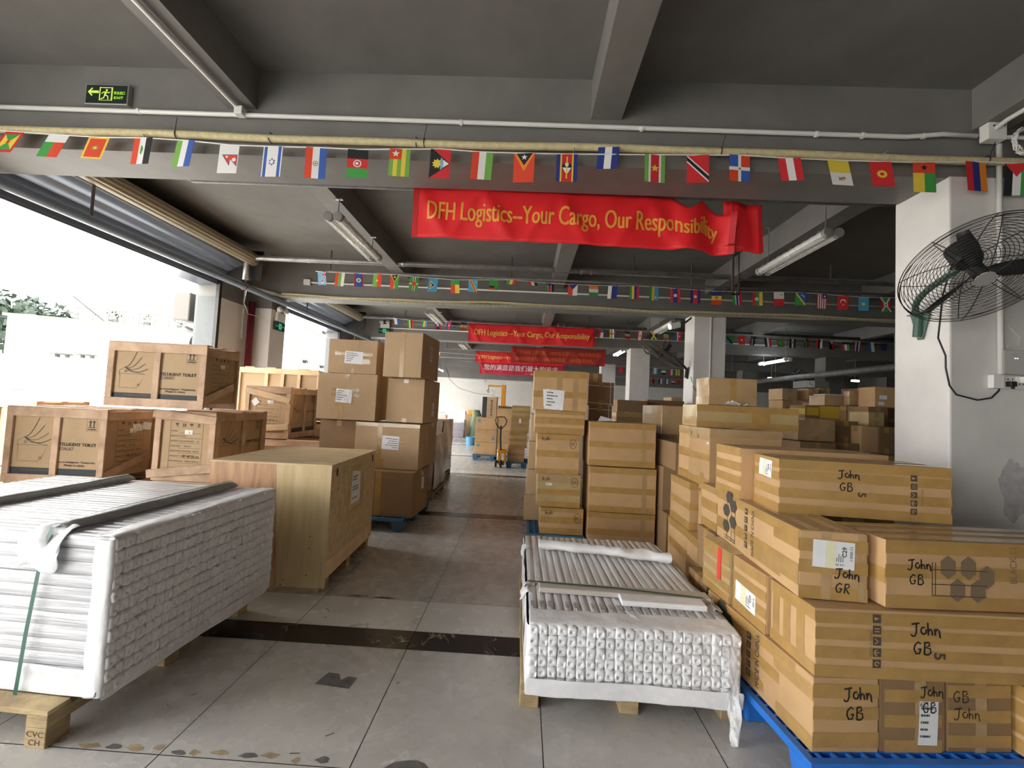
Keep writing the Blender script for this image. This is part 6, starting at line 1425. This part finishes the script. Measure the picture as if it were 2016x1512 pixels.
t = empty('hoist_crane', 'orange jib hoist rising behind the stacked cartons', 'crane', (-.62, 13.0, 0))
b = MB(); b.box(-.07, -.06, 0, .07, .06, 2.10); b.build('mast', ORANGE, t, bevel=.01)
b = MB(); b.box(-.48, -.03, 2.03, .05, .03, 2.08); b.build('jib_arm', ORANGE, t)
b = MB(); b.tube((-.45, 0, 2.03), (-.45, 0, 1.93), .01, 6); b.path([(-.45, 0, 1.93), (-.50, 0, 1.90), (-.47, 0, 1.86), (-.42, 0, 1.88)], .014, 8); b.build('hook', DARKM, t)
b = MB(); b.box(.07, -.02, 1.36, .42, .02, 1.40); b.build('side_bar', ORANGE, t)
b = MB(); b.box(-.12, -.45, 0, -.04, .4, .10); b.box(.04, -.45, 0, .12, .4, .10); b.box(-.12, -.06, 0, .12, .06, .1); b.build('base', ORANGE, t)
# sorting corner
t = empty('work_table', 'dark steel work table near the far shutters', 'table', (-4.1, 17.2, 0))
b = MB(); b.box(0, 0, .74, 1.05, .6, .80); b.build('table_top', DARKM, t)
for X in (.03, .96):
    for Y in (.03, .53):
        b = MB(); b.box(X, Y, 0, X+.06, Y+.06, .74); b.build('leg', DARKM, t)
for i, (x, y, z, w_, d_, h_, m_, nm) in enumerate(((-4.0, 17.3, .80, .30, .3, .26, KPALE, 'pale carton on the steel work table'), (-3.95, 17.0, 0, .6, .5, .30, FOAM, 'white bundle under the steel work table'), (-3.02, 18.6, 0, .50, .4, .32, mat('lilac_board', (.50, .46, .52), .7), 'lower lilac box on the floor in the sorting corner'), (-3.0, 18.62, .322, .50, .4, .32, MATS['lilac_board'], 'upper lilac box in the sorting corner'),
        (-3.5, 19.3, 0, .9, .6, .75, FOAM, 'white bulky sack by the back wall'), (-2.7, 20.2, .0, .5, .5, .95, KPALE, 'carton by the back wall behind the tarpaulin'), (-2.6, 20.25, .952, .35, .3, .22, ORANGE, 'orange box on the carton by the back wall'), (-3.05, 20.55, 0, .3, .4, 1.12, FOAM, 'white upright box by the back wall'), (-3.9, 20.0, 0, .35, .3, .9, mat('pink_cloth', (.60, .30, .28), .8), 'pinkish sack by the far shutter'))):
    Carton(nm, x, y, z, w_, d_, h_, 0, m_, 'none', name='box' if 'box' in nm else ('sack' if 'sack' in nm else 'carton'), cat='sack' if 'sack' in nm else 'box', bulge=.03 if 'sack' in nm else .004, bev=.02)
b = MB(); n = 10; vs = []
r = random.Random(4)
for j in range(9):
    for k in range(n):
        a = 2*pi*k/n; f = j/8; rr = (.30*(1-.55*f**3))*(1+.2*r.uniform(-1, 1)); vs.append((rr*cos(a), rr*.8*sin(a), 1.22*f))
b.add(vs, [(j*n+k, j*n+(k+1) % n, (j+1)*n+(k+1) % n, (j+1)*n+k) for j in range(8) for k in range(n)]+[tuple(80+k for k in range(n))]); o = b.build('tarpaulin', mat('green_tarp', (.13, .17, .10), .7, var=.25, vs=4), loc=(-2.02, 18.9, 0), smooth=True); tag(o, 'greenish tarpaulin draped over upright goods beside the lilac boxes', 'tarpaulin')
b = MB(); vs = []
for zz, rr in ((0, .15), (.30, .19)): vs += [(rr*cos(2*pi*k/16), rr*sin(2*pi*k/16), zz) for k in range(16)]
b.add(vs, [(k, (k+1) % 16, 16+(k+1) % 16, 16+k) for k in range(16)]+[tuple(range(15, -1, -1))]); o = b.build('bucket', mat('light_blue_plastic', (.10, .32, .55), .4), loc=(-1.84, 15.6, 0)); o.modifiers.new('solid', 'SOLIDIFY').thickness = .008; tag(o, 'light blue bucket on the floor before the tarpaulin', 'bucket')
t = empty('cart', 'white tubular hand cart in the sorting corner', 'cart', (-3.75, 18.3, 0))
b = MB(); b.path([(0, 0, .2), (0, 0, .95), (.05, 0, 1.05), (.40, 0, 1.05), (.45, 0, .95), (.45, 0, .2)], .018, 8); b.build('push_handle', WHITEP, t, smooth=True)
b = MB(); b.box(0, -.6, .16, .5, .02, .20); b.build('platform', mat('blue_grey_steel', (.20, .24, .28), .5), t)
for X in (.06, .40):
    for Y in (-.5, -.08):
        b = MB(); b.tube((X, Y, .08), (X+.04, Y, .08), .079, 12); b.build('wheel', BLACKP, t)
b = MB(); b.box(0, 0, 0, 1.1, .5, .07, 0); o = b.build('floor_scale', mat('scale_grey', (.16, .17, .18), .5), loc=(-3.9, 15.9, 0), bevel=.01); tag(o, 'low grey platform scale on the floor by the far shutters', 'scale')
run('cable', 'thin cable swinging down the back wall from the shutter motor', 'cable', [(-3.9, 21.19, 3.2), (-3.7, 21.19, 2.6), (-3.2, 21.19, 2.2), (-2.4, 21.19, 2.0), (-1.6, 21.19, 1.95), (-.9, 21.19, 1.75)], .008, PIPEG, 6)

# ------------------------------------------------------------------ outside the shutters
t = empty('building', 'white low building across the yard with two air-conditioner units', 'building', (-36.1, 28.8, -.18), atan2(4.2, 10.5))
BZ = 6.2
b = MB(); b.box(0, 0, 0, 10.6, 3.5, BZ); b.build('wall', FACADE, t)
b = MB(); b.box(-.2, -.2, BZ, 10.8, 3.7, BZ+.18); b.build('roof_edge', CORN, t)
def acu(parent, x, y, z, s=1.0):
    b = MB(); b.box(x, y-.5*s, z, x+.95*s, y, z+.75*s); a_ = b.build('air_conditioner', FACADE, parent, bevel=.03)
    for k in range(7):
        b = MB(); b.box(x+.04, y-.53*s, z+(.06+.09*k)*s, x+.68*s, y-.5*s, z+(.105+.09*k)*s); b.build('grille_bar', DARKM, a_)
    b = MB(); b.box(x-.05, y-.55*s, z-.09, x+1.0*s, y, z-.02); b.box(x+.15, y-.4*s, z-.28, x+.25, y, z-.08); b.box(x+.7*s, y-.4*s, z-.28, x+.8*s, y, z-.08); b.build('wall_bracket', DARKM, a_)
acu(t, 2.75, 0, 3.80, 1.0); acu(t, 4.15, 0, 3.85, 1.0)
for X, Z, w_, h_ in ((.75, 2.0, .3, .5), (2.1, 2.0, .75, .45), (3.1, 1.95, .2, .55), (3.8, 1.95, .25, .6), (.3, 3.2, .5, .12)):
    b = MB(); b.box(X, -.05, Z, X+w_, .02, Z+h_); b.build('window', WING, t)
b = MB(); b.box(.6, -.06, 1.0, 1.2, .01, 1.15); b.build('red_sign', REDTAPE, t)
RAILM = mat('pale_rail', (.075, .075, .072), .5)
b = MB()
t2_ = empty('roof_railing', 'pale pipe railing and leaning pole on the white building roof', 'railing', (-36.1, 28.8, BZ+.01), atan2(4.2, 10.5))
b = MB(); b.tube((3.5, .4, .9), (11, .4, .9), .05, 6); b.tube((3.5, .4, .45), (11, .4, .45), .04, 6); b.build('rail', RAILM, t2_)
for k in range(9):
    b = MB(); b.tube((3.5+.93*k, .4, 0), (3.5+.93*k, .4, .95), .05, 6); b.build('post', RAILM, t2_)
b = MB(); b.tube((3.2, .4, 1.7), (5.2, .4, 0), .06, 6); b.build('leaning_pole', DARKM, t2_)
LEAF = mat('leaf_green', (.018, .035, .022), .7, var=.5, vs=8, rnd=.2)
BARK = mat('bark', (.12, .09, .07), .9)
def tree(label, x, y, z0, h, R, seed):
    t = empty('tree', label, 'tree', (x, y, z0)); r = random.Random(seed)
    b = MB(); b.path([(0, 0, 0), (.1, 0, h*.4), (0, .1, h*.7)], [.25, .2, .12], 8); b.build('trunk', BARK, t)
    b = MB()
    for _ in range(1300):
        while True:
            p = Vector((r.uniform(-1, 1), r.uniform(-1, 1), r.uniform(-1, 1)))
            if .35 < p.length < 1: break
        lob = 1+.22*sin(3*atan2(p.y, p.x)+seed)*cos(4*p.z)
        c_ = Vector((p.x*R*lob, p.y*R*lob, h*.72+p.z*R*.75*lob)); s_ = R*.12*r.uniform(.6, 1.3)
        a_ = Vector((r.uniform(-1, 1), r.uniform(-1, 1), r.uniform(-1, 1))).normalized(); e = a_.cross(Vector((r.uniform(-1, 1), r.uniform(-1, 1), 1))).normalized()
        b.poly([c_-a_*s_, c_+e*s_*.5, c_+a_*s_, c_-e*s_*.5])
    b.build('foliage', LEAF, t)
tree('dark leafy tree at the picture edge beyond the white building', -44.0, 33.1, -.18, 9.0, 3.3, 1)
tree('rounder leafy tree beside it beyond the white building roof', -46.8, 39.8, -.18, 10.0, 2.8, 2)
for i, (x, y) in enumerate(((-31.2, 31.6), (-29.4, 32.4), (-27.5, 33.3))):
    t = empty('potted_shrub', ('yellow-green roof shrub by the leaning pole', 'small roof shrub in the middle of the railing', 'sparse roof shrub at the end of the railing')[i], 'shrub', (x, y, BZ+.03)); r = random.Random(i)
    b = MB(); b.tube((0, 0, -.02), (0, 0, .3), .25, 10); b.build('pot', RAILM, t)
    b = MB()
    for _ in range(160):
        c_ = Vector((r.gauss(0, .26), r.gauss(0, .2), .65+r.gauss(0, .22))); a_ = Vector((r.uniform(-1, 1), r.uniform(-1, 1), r.uniform(-1, 1)))*.12; e = a_.cross(Vector((.3, .2, 1)))*.5
        b.poly([c_-a_, c_+e, c_+a_, c_-e])
    b.build('foliage', mat('yellow_green_leaf', (.05, .065, .018), .7, var=.4, vs=9), t)
# cream block seen through the second opening
t = empty('building', 'cream apartment block with rows of windows beyond the second opening', 'building', (-24.5, 42.9, -.18), 0)
ang = atan2(60.5-42.9, -28.6+24.5)
t.location = (-19.4, 35.0, -.18); t.rotation_euler = (0, 0, atan2(26, -5.5))
b = MB(); b.box(0, 0, 0, 34, 4, 13); b.build('wall', FACY, t)
for z in (4.2, 7.7, 11.2):
    b = MB(); b.box(-.2, -.35, z, 34.2, .1, z+.30); b.build('cornice', CORN, t)
    b = MB(); b.box(-.1, -.2, z-.3, 34.1, .1, z-.02); b.build('cornice', FACY, t)
for z in (1.6, 5.2, 8.8):
    for k in range(6):
        X = 1.2+5.6*k; b = MB(); b.box(X-.08, -.06, z-.08, X+2.9, .05, z+1.68); q = b.build('window', CORN, t)
        for s_ in (0, 1.43):
            b = MB(); b.box(X+s_+.03, -.08, z+.05, X+s_+1.33, -.055, z+1.55); b.build('pane', WING, q)
    for k in range(5): acu(t, 3.2+6*k, -.02, z-.35, .8)
# unit on the outer wall
t = empty('air_conditioner', 'old air-conditioner hung on the outer wall beside the opening', 'air conditioner', (-6.1, 7.3, 2.35))
b = MB(); b.box(-.1, 0, .35, .2, .7, .85); b.build('casing', mat('weathered_casing', (.10, .092, .08), .6), t, bevel=.02)
b = MB(); b.path([(-.1, .3, .15), (.15, .3, .05)], .16, 14); b.build('fan_housing', STEEL, t)
b = MB(); b.box(-.1, .0, -.22, .35, .7, -.15); b.box(.3, .0, -.3, .34, .04, .9); b.box(.3, .66, -.3, .34, .7, .9); b.build('bracket', DARKM, t)
b = MB(); b.box(.34, -.05, -2.7, .67, .8, 1.4); b.build('mounting_wall', EXTG, t)
